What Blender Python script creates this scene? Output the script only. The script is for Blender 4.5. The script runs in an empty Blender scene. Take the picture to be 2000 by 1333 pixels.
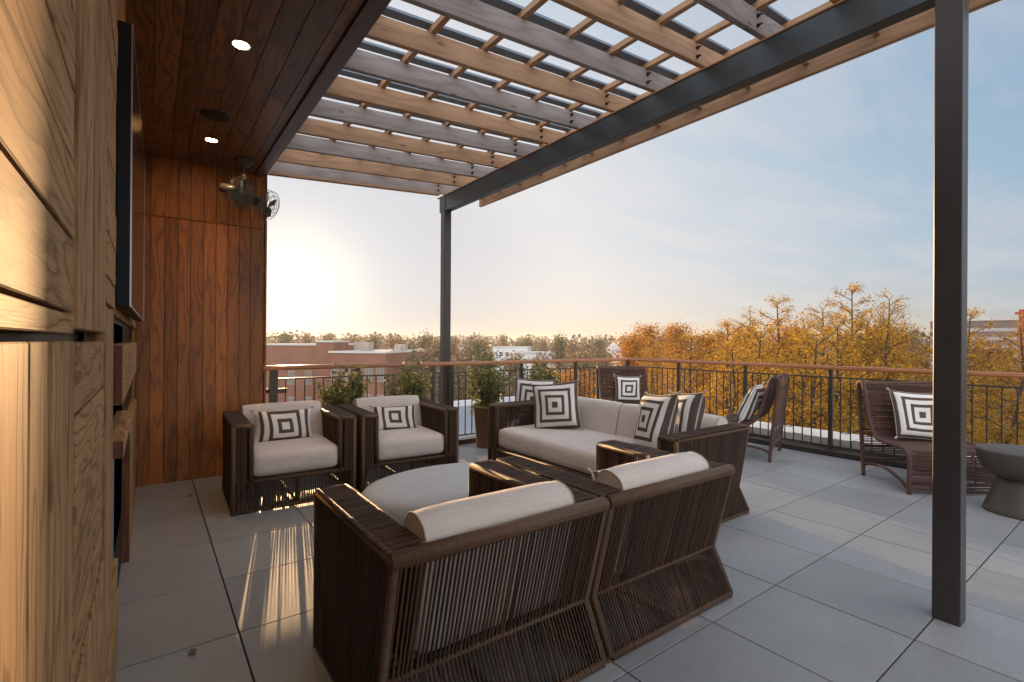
import bpy, math, random
from mathutils import Vector, Matrix, Euler

# ------------------------------------------------------------------ camera, sky, sun, exposure
S = bpy.context.scene
COL = S.collection
R = math.radians
YAW, PITCH, ROLL, CAMZ = .6357, .00131, .00623, 1.3277
fw = Vector((math.sin(YAW) * math.cos(PITCH), math.cos(YAW) * math.cos(PITCH), math.sin(PITCH)))
rt = Vector((math.cos(YAW), -math.sin(YAW), 0)); up = rt.cross(fw)
c_, s_ = math.cos(ROLL), math.sin(ROLL)
rt, up = c_ * rt + s_ * up, c_ * up - s_ * rt
cd = bpy.data.cameras.new('camera'); cam = bpy.data.objects.new('camera', cd); COL.objects.link(cam)
cam.matrix_world = Matrix(((rt.x, up.x, -fw.x, 0), (rt.y, up.y, -fw.y, 0), (rt.z, up.z, -fw.z, CAMZ), (0, 0, 0, 1)))
cd.sensor_width = 36; cd.lens = 960.85 / 2000 * 36; cd.clip_start = .02; cd.clip_end = 6000
S.camera = cam
SUN_AZ, SUN_EL = R(12.0), R(4.9)
sund = Vector((math.sin(SUN_AZ) * math.cos(SUN_EL), math.cos(SUN_AZ) * math.cos(SUN_EL), math.sin(SUN_EL)))
sl = bpy.data.lights.new('sun', 'SUN'); sl.energy = 3.5; sl.angle = R(.5); sl.color = (1, .62, .30)
so = bpy.data.objects.new('sun', sl); COL.objects.link(so)
so.rotation_euler = (-sund).to_track_quat('-Z', 'Y').to_euler()
S.view_settings.view_transform = 'Standard'; S.view_settings.look = 'None'; S.view_settings.gamma = 1
S.view_settings.exposure = 1.5
W = bpy.data.worlds.new('World'); S.world = W; W.use_nodes = True
nt = W.node_tree; N = nt.nodes; L = nt.links; N.clear()
def wn(t, **k):
    n = N.new(t)
    for a, b in k.items(): setattr(n, a, b)
    return n
wo = wn('ShaderNodeOutputWorld'); bg = wn('ShaderNodeBackground'); bg.inputs[1].default_value = .12
sky = wn('ShaderNodeTexSky', sky_type='NISHITA'); sky.sun_disc = False
sky.sun_elevation = SUN_EL; sky.sun_rotation = SUN_AZ; sky.altitude = 200; sky.air_density = 1.0; sky.dust_density = 1.6; sky.ozone_density = 4.0
# thin streaky high cloud: noise on a flat layer overhead
tc = wn('ShaderNodeTexCoord'); sx = wn('ShaderNodeSeparateXYZ'); L.new(tc.outputs['Generated'], sx.inputs[0])
def wm(op, a, b=None):
    n = wn('ShaderNodeMath', operation=op)
    for i, v in enumerate((a, b)):
        if v is None: continue
        if isinstance(v, (int, float)): n.inputs[i].default_value = v
        else: L.new(v, n.inputs[i])
    return n.outputs[0]
zz = wm('MAXIMUM', wm('ADD', sx.outputs[2], .06), .02)
cx = wm('DIVIDE', sx.outputs[0], zz); cy = wm('DIVIDE', sx.outputs[1], zz)
cb = wn('ShaderNodeCombineXYZ'); L.new(cx, cb.inputs[0]); L.new(cy, cb.inputs[1])
mp = wn('ShaderNodeMapping'); L.new(cb.outputs[0], mp.inputs[0]); mp.inputs['Rotation'].default_value = (0, 0, R(38)); mp.inputs['Scale'].default_value = (.55, 1.5, 1)
nz = wn('ShaderNodeTexNoise'); nz.inputs['Scale'].default_value = 1.1; nz.inputs['Detail'].default_value = 9; nz.inputs['Roughness'].default_value = .58; nz.inputs['Distortion'].default_value = .35
L.new(mp.outputs[0], nz.inputs['Vector'])
cr = wn('ShaderNodeValToRGB'); cr.color_ramp.elements[0].position = .44; cr.color_ramp.elements[1].position = .72
L.new(nz.outputs[0], cr.inputs[0])
cfac = wm('MULTIPLY', cr.outputs[0], .5)
mxc = wn('ShaderNodeMix', data_type='RGBA'); L.new(cfac, mxc.inputs[0])
L.new(sky.outputs[0], mxc.inputs[6])
mcol = wn('ShaderNodeMix', data_type='RGBA', blend_type='ADD'); mcol.inputs[0].default_value = 1
L.new(sky.outputs[0], mcol.inputs[6]); mcol.inputs[7].default_value = (1.6, 1.5, 1.4, 1)
L.new(mcol.outputs[2], mxc.inputs[7])
# the camera's wide tonal range: bright sky rolled off, c * a / (1 + c * b)
def vm(op, a, b):
    n = wn('ShaderNodeVectorMath', operation=op)
    for i, v in enumerate((a, b)):
        if isinstance(v, tuple): n.inputs[i].default_value = v
        else: L.new(v, n.inputs[i])
    return n.outputs[0]
SA, SB = 3.2, 1.7
skyc = vm('DIVIDE', vm('MULTIPLY', mxc.outputs[2], (SA, SA, SA)), vm('ADD', vm('MULTIPLY', mxc.outputs[2], (SB, SB, SB)), (1, 1, 1)))
def lobe(d, lo, hi):
    dn = wn('ShaderNodeVectorMath', operation='DOT_PRODUCT'); L.new(tc.outputs['Generated'], dn.inputs[0]); dn.inputs[1].default_value = Vector(d).normalized()
    mr = wn('ShaderNodeMapRange', interpolation_type='SMOOTHSTEP'); L.new(dn.outputs['Value'], mr.inputs[0]); mr.inputs[1].default_value = lo; mr.inputs[2].default_value = hi
    return mr.outputs[0]
def scaled(v, col):
    n = wn('ShaderNodeVectorMath', operation='SCALE'); n.inputs[0].default_value = col; L.new(v, n.inputs['Scale']); return n.outputs[0]
skyc = vm('ADD', skyc, (.26, .27, .42))
# unseen fill glow added behind the camera, and the aureole round the sun
skyc = vm('ADD', skyc, scaled(lobe((-.55, -.75, .42), -.25, .75), (4.1, 4.0, 4.0)))
skyc = vm('ADD', skyc, scaled(wm('MULTIPLY', lobe(sund, .25, 1.15), wm('SUBTRACT', 1.0, wm('MULTIPLY', lobe(sund, .84, .985), .85))), (1.10, .84, .52)))
dsun = wn('ShaderNodeVectorMath', operation='DOT_PRODUCT'); L.new(tc.outputs['Generated'], dsun.inputs[0]); dsun.inputs[1].default_value = sund
dpos = wm('MAXIMUM', dsun.outputs['Value'], 0.0)
skyc = vm('ADD', skyc, scaled(wm('POWER', dpos, 210.0), (2.4, 1.75, .8)))
skyc = vm('ADD', skyc, scaled(wm('POWER', dpos, 40.0), (.32, .38, .30)))
low = wm('POWER', wm('SUBTRACT', 1.0, wm('ABSOLUTE', sx.outputs[2])), 16.0)
skyc = vm('ADD', skyc, scaled(wm('MULTIPLY', low, lobe(sund, -.1, .95)), (.16, -.06, -.40)))
L.new(skyc, bg.inputs[0]); L.new(bg.outputs[0], wo.inputs[0])

# ------------------------------------------------------------------ helpers
random.seed(7)
def tag(o, label=None, cat=None, group=None, kind=None):
    if label: o['label'] = label
    if cat: o['category'] = cat
    if group: o['group'] = group
    if kind: o['kind'] = kind
    return o
def thing(name, label, cat, loc=(0, 0, 0), rz=0, group=None):
    o = bpy.data.objects.new(name, None); COL.objects.link(o); o.empty_display_size = .1
    o.location = loc; o.rotation_euler = (0, 0, rz)
    return tag(o, label, cat, group)
def copy_tree(o, parent=None):
    c = o.copy(); COL.objects.link(c); c.parent = parent
    for ch in list(o.children): copy_tree(ch, c)
    return c

class MB:
    """collects faces with UVs in metres (u along the grain), builds ONE mesh object"""
    def __init__(s): s.v = []; s.f = []; s.uv = []; s.sm = []
    def quad(s, pts, uvs, smooth=False):
        b = len(s.v); s.v += [tuple(p) for p in pts]; s.f.append(tuple(range(b, b + len(pts)))); s.uv += uvs; s.sm.append(smooth)
    def box(s, c, size, rot=None, axis=None, bev=0.0):
        hx, hy, hz = size[0] / 2, size[1] / 2, size[2] / 2
        if axis is None: axis = max(range(3), key=lambda i: size[i])
        ou, ov = random.uniform(0, 50), random.uniform(0, 50)
        M = rot if rot is not None else Matrix.Identity(3)
        c = Vector(c)
        b = min(bev, hx * .9, hy * .9, hz * .9)
        def P(x, y, z): return c + M @ Vector((x, y, z))
        h = (hx, hy, hz)
        if b <= 0:
            base = len(s.v)
            cs = [(x, y, z) for x in (-1, 1) for y in (-1, 1) for z in (-1, 1)]
            s.v += [tuple(P(x * hx, y * hy, z * hz)) for x, y, z in cs]
            fs = [(0, 1, 3, 2), (4, 6, 7, 5), (0, 4, 5, 1), (2, 3, 7, 6), (0, 2, 6, 4), (1, 5, 7, 3)]
            for f in fs:
                s.f.append(tuple(base + i for i in f)); s.sm.append(False)
                for i in f: s._buv([cs[i][k] * h[k] for k in range(3)], axis, ou, ov)
            return
        # bevelled: 24 verts, each corner has 3 (one per face axis)
        base = len(s.v); idx = {}; loc = []
        for x in (-1, 1):
            for y in (-1, 1):
                for z in (-1, 1):
                    for a in range(3):
                        q = [x * hx, y * hy, z * hz]; sg = (x, y, z)
                        for k in range(3):
                            if k != a: q[k] -= sg[k] * b
                        idx[(x, y, z, a)] = len(loc); loc.append(q)
        s.v += [tuple(P(*q)) for q in loc]
        def add(keys):
            ids = [idx[k] for k in keys]
            pts = [Vector(loc[i]) for i in ids]
            n = (pts[1] - pts[0]).cross(pts[2] - pts[0])
            if n.dot(sum(pts, Vector()) / len(pts)) < 0: ids.reverse()
            s.f.append(tuple(base + i for i in ids)); s.sm.append(False)
            for i in ids: s._buv(loc[i], axis, ou, ov)
        for a in range(3):
            o1, o2 = [k for k in range(3) if k != a]
            for sg in (-1, 1):
                ks = []
                for u, v in ((-1, -1), (1, -1), (1, 1), (-1, 1)):
                    k = [0, 0, 0]; k[a] = sg; k[o1] = u; k[o2] = v; ks.append((*k, a))
                add(ks)
            for u in (-1, 1):
                for v in (-1, 1):
                    k0 = [0, 0, 0]; k0[o1] = u; k0[o2] = v
                    ka = list(k0); ka[a] = -1; kb = list(k0); kb[a] = 1
                    add([(*ka, o1), (*kb, o1), (*kb, o2), (*ka, o2)])
        for x in (-1, 1):
            for y in (-1, 1):
                for z in (-1, 1): add([(x, y, z, 0), (x, y, z, 1), (x, y, z, 2)])
    def _buv(s, q, axis, ou, ov):
        o = [k for k in range(3) if k != axis]
        s.uv.append((q[axis] + ou, q[o[0]] + q[o[1]] + ov))
    def tube(s, pts, r, sides=8, closed=False, cap=True, smooth=True, r2=None, squash=None):
        pts = [Vector(p) for p in pts]; n = len(pts)
        rad = r if isinstance(r, (list, tuple)) else [r + (((r2 if r2 is not None else r) - r) * i / max(1, n - 1)) for i in range(n)]
        T = []
        for i in range(n):
            a = pts[i - 1] if (i > 0 or closed) else pts[i]; b = pts[(i + 1) % n] if (i < n - 1 or closed) else pts[i]
            t = (b - a); T.append(t.normalized() if t.length > 1e-9 else Vector((0, 0, 1)))
        ref = Vector((0, 0, 1)) if abs(T[0].z) < .9 else Vector((1, 0, 0))
        nrm = (ref - T[0] * ref.dot(T[0])).normalized(); base = len(s.v); ln = [0]
        for i in range(1, n): ln.append(ln[-1] + (pts[i] - pts[i - 1]).length)
        if closed: ln.append(ln[-1] + (pts[0] - pts[-1]).length)
        ou = random.uniform(0, 20)
        for i in range(n):
            if i: nrm = (nrm - T[i] * nrm.dot(T[i])).normalized()
            bi = T[i].cross(nrm)
            for k in range(sides):
                a = 2 * math.pi * k / sides
                s.v.append(tuple(pts[i] + rad[i] * (math.cos(a) * nrm + math.sin(a) * bi)))
        for i in range(n if closed else n - 1):
            j = (i + 1) % n
            for k in range(sides):
                k2 = (k + 1) % sides
                s.f.append((base + i * sides + k, base + i * sides + k2, base + j * sides + k2, base + j * sides + k)); s.sm.append(smooth)
                circ = 2 * math.pi * r if not isinstance(r, (list, tuple)) else .1
                s.uv += [(ln[i] + ou, k / sides * circ), (ln[i] + ou, (k + 1) / sides * circ), (ln[i + 1] + ou, (k + 1) / sides * circ), (ln[i + 1] + ou, k / sides * circ)]
        if cap and not closed:
            for i, rev in ((0, True), (n - 1, False)):
                ids = [base + i * sides + k for k in range(sides)]
                if rev: ids.reverse()
                s.f.append(tuple(ids)); s.sm.append(False); s.uv += [(ou, 0)] * sides
    def rod(s, a, b, r, sides=5): s.tube([a, b], r, sides, cap=False)
    def lathe(s, prof, segs=32, c=(0, 0, 0), smooth=True, sx=1, sy=1):
        base = len(s.v); c = Vector(c)
        for (r, z) in prof:
            for k in range(segs):
                a = 2 * math.pi * k / segs; s.v.append((c.x + r * sx * math.cos(a), c.y + r * sy * math.sin(a), c.z + z))
        for i in range(len(prof) - 1):
            for k in range(segs):
                k2 = (k + 1) % segs
                s.f.append((base + i * segs + k, base + i * segs + k2, base + (i + 1) * segs + k2, base + (i + 1) * segs + k)); s.sm.append(smooth)
                u0, u1 = k / segs, (k + 1) / segs
                s.uv += [(u0, prof[i][1]), (u1, prof[i][1]), (u1, prof[i + 1][1]), (u0, prof[i + 1][1])]
        for i, rev in ((0, True), (len(prof) - 1, False)):
            if prof[i][0] > 1e-4:
                ids = [base + i * segs + k for k in range(segs)]
                if rev: ids.reverse()
                s.f.append(tuple(ids)); s.sm.append(False)
                s.uv += [(s.v[j][0], s.v[j][1]) for j in ids]
    def grid(s, fn, nu, nv, smooth=True):
        """fn(i/nu, j/nv) -> (point, uv)"""
        base = len(s.v); uvs = []
        for j in range(nv + 1):
            for i in range(nu + 1):
                p, t = fn(i / nu, j / nv); s.v.append(tuple(p)); uvs.append(t)
        for j in range(nv):
            for i in range(nu):
                q = (j * (nu + 1) + i, j * (nu + 1) + i + 1, (j + 1) * (nu + 1) + i + 1, (j + 1) * (nu + 1) + i)
                s.f.append(tuple(base + k for k in q)); s.sm.append(smooth); s.uv += [uvs[k] for k in q]
    def build(s, name, mat, parent=None, loc=None, rz=0):
        me = bpy.data.meshes.new(name); me.from_pydata(s.v, [], s.f)
        uvl = me.uv_layers.new(name='UVMap'); flat = [x for t in s.uv for x in t]
        uvl.data.foreach_set('uv', flat)
        me.polygons.foreach_set('use_smooth', s.sm)
        me.materials.append(mat); me.update()
        o = bpy.data.objects.new(name, me); COL.objects.link(o)
        if parent: o.parent = parent
        if loc: o.location = loc
        if rz: o.rotation_euler = (0, 0, rz)
        return o

# ------------------------------------------------------------------ materials
def mat(name):
    m = bpy.data.materials.new(name); m.use_nodes = True; nt = m.node_tree; nt.nodes.clear()
    o = nt.nodes.new('ShaderNodeOutputMaterial'); b = nt.nodes.new('ShaderNodeBsdfPrincipled'); nt.links.new(b.outputs[0], o.inputs[0])
    return m, nt, b, o
class NB:
    def __init__(s, nt): s.nt = nt
    def n(s, t, ins=None, **k):
        x = s.nt.nodes.new(t)
        for a, b in k.items(): setattr(x, a, b)
        for a, b in (ins or {}).items(): s.set(x.inputs[a], b)
        return x
    def set(s, sock, v):
        if isinstance(v, bpy.types.NodeSocket): s.nt.links.new(v, sock)
        else: sock.default_value = v
    def math(s, op, a, b=0.0, clamp=False):
        x = s.n('ShaderNodeMath', operation=op, use_clamp=clamp); s.set(x.inputs[0], a)
        if b is not None: s.set(x.inputs[1], b)
        return x.outputs[0]
    def noise(s, vec, scale, detail=4, rough=.5, dist=0):
        x = s.n('ShaderNodeTexNoise', {'Scale': scale, 'Detail': detail, 'Roughness': rough, 'Distortion': dist}); s.set(x.inputs['Vector'], vec)
        return x.outputs[0]
    def ramp(s, f, stops, interp='LINEAR'):
        x = s.n('ShaderNodeValToRGB'); s.set(x.inputs[0], f); e = x.color_ramp.elements; x.color_ramp.interpolation = interp
        while len(e) < len(stops): e.new(.5)
        for i, (p, c) in enumerate(stops): e[i].position = p; e[i].color = (*c, 1) if len(c) == 3 else c
        return x.outputs[0]
    def mix(s, f, a, b, mode='MIX'):
        x = s.n('ShaderNodeMix', data_type='RGBA', blend_type=mode); s.set(x.inputs[0], f)
        s.set(x.inputs[6], (*a, 1) if isinstance(a, tuple) and len(a) == 3 else a); s.set(x.inputs[7], (*b, 1) if isinstance(b, tuple) and len(b) == 3 else b)
        return x.outputs[2]
    def bump(s, h, strength=.3, dist=.005):
        x = s.n('ShaderNodeBump', {'Strength': strength, 'Distance': dist}); s.set(x.inputs['Height'], h); return x.outputs[0]
    def map(s, vec, sc=(1, 1, 1), loc=(0, 0, 0), rot=(0, 0, 0)):
        x = s.n('ShaderNodeMapping', {'Scale': sc, 'Location': loc, 'Rotation': rot}); s.set(x.inputs[0], vec); return x.outputs[0]
def wood(name, light, dark, rough=.55, tint=.25, rings=9.0, ringamt=.6, knots=False, spec=.3, bump=.25, lines=0):
    m, nt, b, o = mat(name); q = NB(nt)
    uv = q.n('ShaderNodeUVMap', uv_map='UVMap').outputs[0]
    rnd = q.n('ShaderNodeNewGeometry').outputs['Random Per Island']
    big = q.noise(q.map(uv, (.9, 5, 1)), 1.3, 3, .5)
    sep = q.n('ShaderNodeSeparateXYZ', {0: uv})
    ph = q.math('MULTIPLY', q.math('ADD', q.math('MULTIPLY', sep.outputs[1], 5.0), q.math('MULTIPLY', big, 2.6)), rings)
    ring = q.math('MULTIPLY', q.math('ADD', q.math('SINE', q.math('MULTIPLY', ph, 3.0), None), 1.0), .5)
    ring = q.math('POWER', ring, 3.0)
    fib = q.noise(q.map(uv, (2.2, 90, 1)), 2.0, 6, .65)
    pore = q.noise(q.map(uv, (7, 260, 1)), 1.6, 2, .5)
    g = q.math('ADD', q.math('MULTIPLY', ring, ringamt), q.math('MULTIPLY', fib, 1.0 - ringamt * .6))
    g = q.math('ADD', g, q.math('MULTIPLY', q.math('SUBTRACT', pore, .5), .9 if lines else .35))
    col = q.ramp(g, [(.22, light), (.85, dark)])
    if lines:
        jag = q.math('ADD', ph, q.math('MULTIPLY', fib, .35))
        sl_ = q.math('SINE', q.math('MULTIPLY', jag, 3.0), None)
        lk = q.ramp(sl_, [(.80, (0, 0, 0)), (.97, (1, 1, 1))])
        col = q.mix(q.math('MULTIPLY', lk, lines), col, tuple(c * .42 for c in dark))
    if knots:
        vo = q.n('ShaderNodeTexVoronoi', {'Scale': 2.1, 'Vector': q.map(uv, (1, 3.2, 1))})
        k = q.ramp(vo.outputs['Distance'], [(.03, (1, 1, 1)), (.09, (0, 0, 0))])
        col = q.mix(q.math('MULTIPLY', k, .75), col, tuple(c * .3 for c in dark))
    v = q.math('ADD', 1.0 - tint, q.math('MULTIPLY', rnd, tint * 2))
    col = q.mix(1.0, col, q.n('ShaderNodeCombineColor', {0: v, 1: v, 2: v}).outputs[0], 'MULTIPLY')
    blot = q.ramp(q.noise(q.map(uv, (.7, 2, 1)), 1.0, 4, .6), [(.3, (.78, .76, .74)), (.7, (1.08, 1.06, 1.03))])
    col = q.mix(1.0, col, blot, 'MULTIPLY')
    q.set(b.inputs['Base Color'], col); b.inputs['Roughness'].default_value = rough; b.inputs['Specular IOR Level'].default_value = spec
    q.set(b.inputs['Normal'], q.bump(g, bump, .002))
    return m
def plain(name, col, rough=.5, metal=0, spec=.5, var=.12, scale=6, bump=0, bscale=60):
    m, nt, b, o = mat(name); q = NB(nt)
    tcn = q.n('ShaderNodeTexCoord').outputs['Object']
    nz = q.noise(tcn, scale, 5, .6)
    lo = tuple(c * (1 - var) for c in col); hi = tuple(min(1, c * (1 + var)) for c in col)
    q.set(b.inputs['Base Color'], q.ramp(nz, [(.3, lo), (.7, hi)]))
    q.set(b.inputs['Roughness'], q.math('ADD', rough - .06, q.math('MULTIPLY', nz, .12)))
    b.inputs['Metallic'].default_value = metal; b.inputs['Specular IOR Level'].default_value = spec
    if bump: q.set(b.inputs['Normal'], q.bump(q.noise(tcn, bscale, 3, .6), bump, .003))
    return m
def emit(name, col, st):
    m, nt, b, o = mat(name); q = NB(nt)
    b.inputs['Base Color'].default_value = (*col, 1); b.inputs['Emission Color'].default_value = (*col, 1)
    tcn = q.n('ShaderNodeTexCoord').outputs['Object']
    q.set(b.inputs['Emission Strength'], q.math('MULTIPLY', q.math('ADD', .85, q.math('MULTIPLY', q.noise(tcn, 40, 2), .3)), st))
    return m
def fabric(name, col, rough=.95):
    m, nt, b, o = mat(name); q = NB(nt)
    uv = q.n('ShaderNodeUVMap', uv_map='UVMap').outputs[0]
    w = q.math('ADD', q.noise(q.map(uv, (420, 60, 1)), 1, 3, .6), q.noise(q.map(uv, (60, 420, 1)), 1, 3, .6))
    big = q.noise(uv, 7, 4, .6)
    g = q.math('ADD', q.math('MULTIPLY', w, .5), q.math('MULTIPLY', big, .35))
    q.set(b.inputs['Base Color'], q.ramp(g, [(.45, tuple(c * .80 for c in col)), (.85, tuple(c * 1.08 for c in col))]))
    b.inputs['Roughness'].default_value = rough; b.inputs['Specular IOR Level'].default_value = .15; b.inputs['Sheen Weight'].default_value = .25
    wr = q.noise(q.map(uv, (3, 9, 1)), 1.2, 4, .55, .6)
    cre = q.ramp(q.math('ABSOLUTE', q.math('SUBTRACT', q.noise(q.map(uv, (2.2, 5, 1)), 1.6, 3, .5, 1.2), .5), None), [(.0, (1, 1, 1)), (.045, (0, 0, 0))])
    q.set(b.inputs['Normal'], q.bump(q.math('SUBTRACT', q.math('ADD', q.math('MULTIPLY', w, .10), wr), q.math('MULTIPLY', cre, .16)), .5, .014))
    return m
def cord(name, lo, hi):
    m, nt, b, o = mat(name); q = NB(nt)
    geo = q.n('ShaderNodeNewGeometry'); uv = q.n('ShaderNodeUVMap', uv_map='UVMap').outputs[0]
    sep = q.n('ShaderNodeSeparateXYZ', {0: uv})
    tw = q.math('SINE', q.math('MULTIPLY', q.math('ADD', sep.outputs[0], q.math('MULTIPLY', sep.outputs[1], .35)), 6.2832 / .0065), None)
    nz = q.noise(q.map(uv, (9, 30, 1)), 3, 4, .6)
    f = q.math('ADD', q.math('MULTIPLY', geo.outputs['Random Per Island'], .55), q.math('MULTIPLY', nz, .45))
    c = q.ramp(f, [(.15, lo), (.85, hi)])
    c = q.mix(q.math('MULTIPLY', q.math('ADD', q.math('MULTIPLY', tw, -.5), .5), .35), c, tuple(x * .45 for x in lo))
    q.set(b.inputs['Base Color'], c); b.inputs['Roughness'].default_value = .55; b.inputs['Specular IOR Level'].default_value = .35
    q.set(b.inputs['Normal'], q.bump(tw, .5, .0022))
    return m
def stripes(name, dark, light, period, off, duty):
    """concentric squares woven into a cushion cover"""
    m, nt, b, o = mat(name); q = NB(nt)
    uv = q.n('ShaderNodeUVMap', uv_map='UVMap').outputs[0]
    wob = q.n('ShaderNodeTexNoise', {'Scale': 14.0, 'Detail': 2.0, 'Vector': uv})
    sep = q.n('ShaderNodeSeparateXYZ', {0: uv})
    x = q.math('ABSOLUTE', sep.outputs[0], None); y = q.math('ABSOLUTE', sep.outputs[1], None)
    d = q.math('ADD', q.math('MAXIMUM', x, y), q.math('MULTIPLY', q.math('SUBTRACT', wob.outputs[0], .5), .006))
    t = q.math('FRACT', q.math('ADD', q.math('DIVIDE', d, period), off), None)
    k = q.ramp(t, [(.0, (0, 0, 0)), (.05, (1, 1, 1)), (duty, (1, 1, 1)), (duty + .05, (0, 0, 0))])
    w = q.noise(uv, 260, 2, .6)
    col = q.mix(k, light, dark)
    col = q.mix(q.math('MULTIPLY', w, .35), col, (.25, .23, .21))
    q.set(b.inputs['Base Color'], col); b.inputs['Roughness'].default_value = .95; b.inputs['Specular IOR Level'].default_value = .1
    q.set(b.inputs['Normal'], q.bump(q.math('ADD', q.math('MULTIPLY', w, .3), q.noise(q.map(uv, (5, 5, 1)), 1.2, 3, .5, .5)), .3, .012))
    return m
def leaf(name, stops, transl=.45, rough=.55):
    m, nt, b, o = mat(name); q = NB(nt)
    rnd = q.n('ShaderNodeNewGeometry').outputs['Random Per Island']
    tcn = q.n('ShaderNodeTexCoord').outputs['Object']
    f = q.math('ADD', q.math('MULTIPLY', rnd, .65), q.math('MULTIPLY', q.noise(tcn, .55, 3, .6), .6))
    f = q.math('SUBTRACT', f, .12)
    c = q.ramp(f, stops)
    q.set(b.inputs['Base Color'], c); b.inputs['Roughness'].default_value = rough; b.inputs['Specular IOR Level'].default_value = .25
    tr = q.n('ShaderNodeBsdfTranslucent', {'Color': c}); mx = q.n('ShaderNodeMixShader', {0: transl})
    nt.links.new(b.outputs[0], mx.inputs[1]); nt.links.new(tr.outputs[0], mx.inputs[2]); nt.links.new(mx.outputs[0], o.inputs[0])
    return m
M = {}
M['oak'] = wood('oak', (.47, .28, .135), (.24, .13, .058), .75, .12, 9, .25, bump=.25, spec=.1, lines=.42)
M['oak_shaded'] = wood('oak_shaded', (.17, .06, .03), (.08, .02, .012), .6, .1, 8, .3)  # oak with shade and flare put into a dark red colour
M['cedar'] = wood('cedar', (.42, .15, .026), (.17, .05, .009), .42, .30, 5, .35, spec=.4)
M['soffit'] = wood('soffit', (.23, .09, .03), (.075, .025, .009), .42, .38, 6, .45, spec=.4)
M['pine_tan'] = wood('pine_tan', (.60, .38, .235), (.40, .225, .125), .7, .10, 4, .3, True)
M['pine_grey'] = wood('pine_grey', (.44, .395, .385), (.28, .245, .235), .75, .10, 4, .3, True)
M['ipe'] = wood('ipe', (.44, .165, .06), (.25, .085, .028), .30, .12, 8, .3, spec=.6)
M['steel'] = plain('steel', (.060, .072, .078), .38, .35, .5, .10, 9)
M['steel_brown'] = plain('steel_brown', (.075, .03, .026), .42, .1, .5, .15, 9)
M['slat'] = plain('slat', (.17, .21, .26), .5, .2, .5, .08, 5)
M['bronze'] = plain('bronze', (.055, .048, .04), .42, .3, .5, .12, 10)
M['black'] = plain('black', (.005, .005, .006), .5, 0, .3, .2)
M['steel_post'] = plain('steel_post', (.055, .046, .044), .40, .3, .5, .10, 9)
M['screen'] = plain('screen', (.004, .004, .005), .12, 0, .6, .1)
M['silver'] = plain('silver', (.55, .55, .56), .3, .9, .5, .05)
M['cord'] = cord('cord', (.013, .006, .003), (.105, .050, .024))
M['cord_wrap'] = cord('cord_wrap', (.045, .021, .010), (.20, .108, .055))
M['cord_grey'] = cord('cord_grey', (.055, .034, .026), (.15, .10, .075))
M['cord_plum'] = cord('cord_plum', (.06, .026, .022), (.16, .08, .06))
M['cushion'] = fabric('cushion', (.62, .535, .475))
M['piping'] = fabric('piping', (.46, .36, .27))
M['stripe'] = stripes('stripe', (.065, .034, .024), (.82, .76, .70), .070, .03, .42)
M['stripe_small'] = stripes('stripe_small', (.060, .033, .025), (.82, .76, .70), .071, -.42, .43)
M['tassel'] = fabric('tassel', (.45, .40, .35))
M['resin'] = plain('resin', (.46, .465, .47), .6, 0, .35, .07, 9, .1, 90)
M['stone_table'] = plain('stone_table', (.075, .062, .05), .5, 0, .4, .10, 7, .1, 120)
M['terracotta'] = plain('terracotta', (.20, .10, .055), .7, 0, .3, .2, 8, .15, 50)
M['soil'] = plain('soil', (.03, .02, .014), .95, 0, .1, .4, 40, .6, 80)
M['coping'] = plain('coping', (.55, .53, .50), .75, 0, .3, .12, 4, .15, 60)
M['plaster'] = plain('plaster', (.55, .52, .47), .85, 0, .2, .08, 3, .2, 80)
M['concrete'] = plain('concrete', (.20, .19, .18), .85, 0, .2, .15, 3, .2, 50)
M['bark'] = plain('bark', (.085, .062, .048), .9, 0, .1, .3, 12, .5, 30)
M['twig'] = plain('twig', (.16, .10, .055), .85, 0, .1, .3, 12)
M['lamp'] = emit('lamp', (1, .78, .48), 14)
M['white_metal'] = plain('white_metal', (.75, .74, .72), .5, 0, .4, .05)
def tiles_mat():
    m, nt, b, o = mat('porcelain_tile'); q = NB(nt)
    geo = q.n('ShaderNodeNewGeometry'); tcn = q.n('ShaderNodeTexCoord').outputs['Object']
    n1 = q.noise(tcn, 1.6, 6, .6); n2 = q.noise(q.map(tcn, (3, 26, 1)), 3, 5, .65); n3 = q.noise(tcn, 90, 3, .7)
    f = q.math('ADD', q.math('MULTIPLY', n1, .45), q.math('ADD', q.math('MULTIPLY', n2, .30), q.math('MULTIPLY', n3, .25)))
    c = q.ramp(f, [(.34, (.20, .199, .198)), (.66, (.29, .288, .285))])
    v = q.math('ADD', .90, q.math('MULTIPLY', geo.outputs['Random Per Island'], .20))
    c = q.mix(1.0, c, q.n('ShaderNodeCombineColor', {0: v, 1: v, 2: v}).outputs[0], 'MULTIPLY')
    sp = q.ramp(q.noise(tcn, 340, 2, .5), [(.60, (0, 0, 0)), (.72, (1, 1, 1))])
    c = q.mix(q.math('MULTIPLY', sp, .22), c, (.10, .095, .09))
    st = q.ramp(q.noise(tcn, 2.3, 5, .62, .6), [(.56, (0, 0, 0)), (.74, (1, 1, 1))])
    c = q.mix(q.math('MULTIPLY', st, .18), c, (.20, .185, .17))
    q.set(b.inputs['Base Color'], c)
    q.set(b.inputs['Roughness'], q.math('ADD', .40, q.math('MULTIPLY', f, .25))); b.inputs['Specular IOR Level'].default_value = .45
    q.set(b.inputs['Normal'], q.bump(q.math('ADD', n3, n2), .12, .002))
    return m
M['tile'] = tiles_mat()
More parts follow.
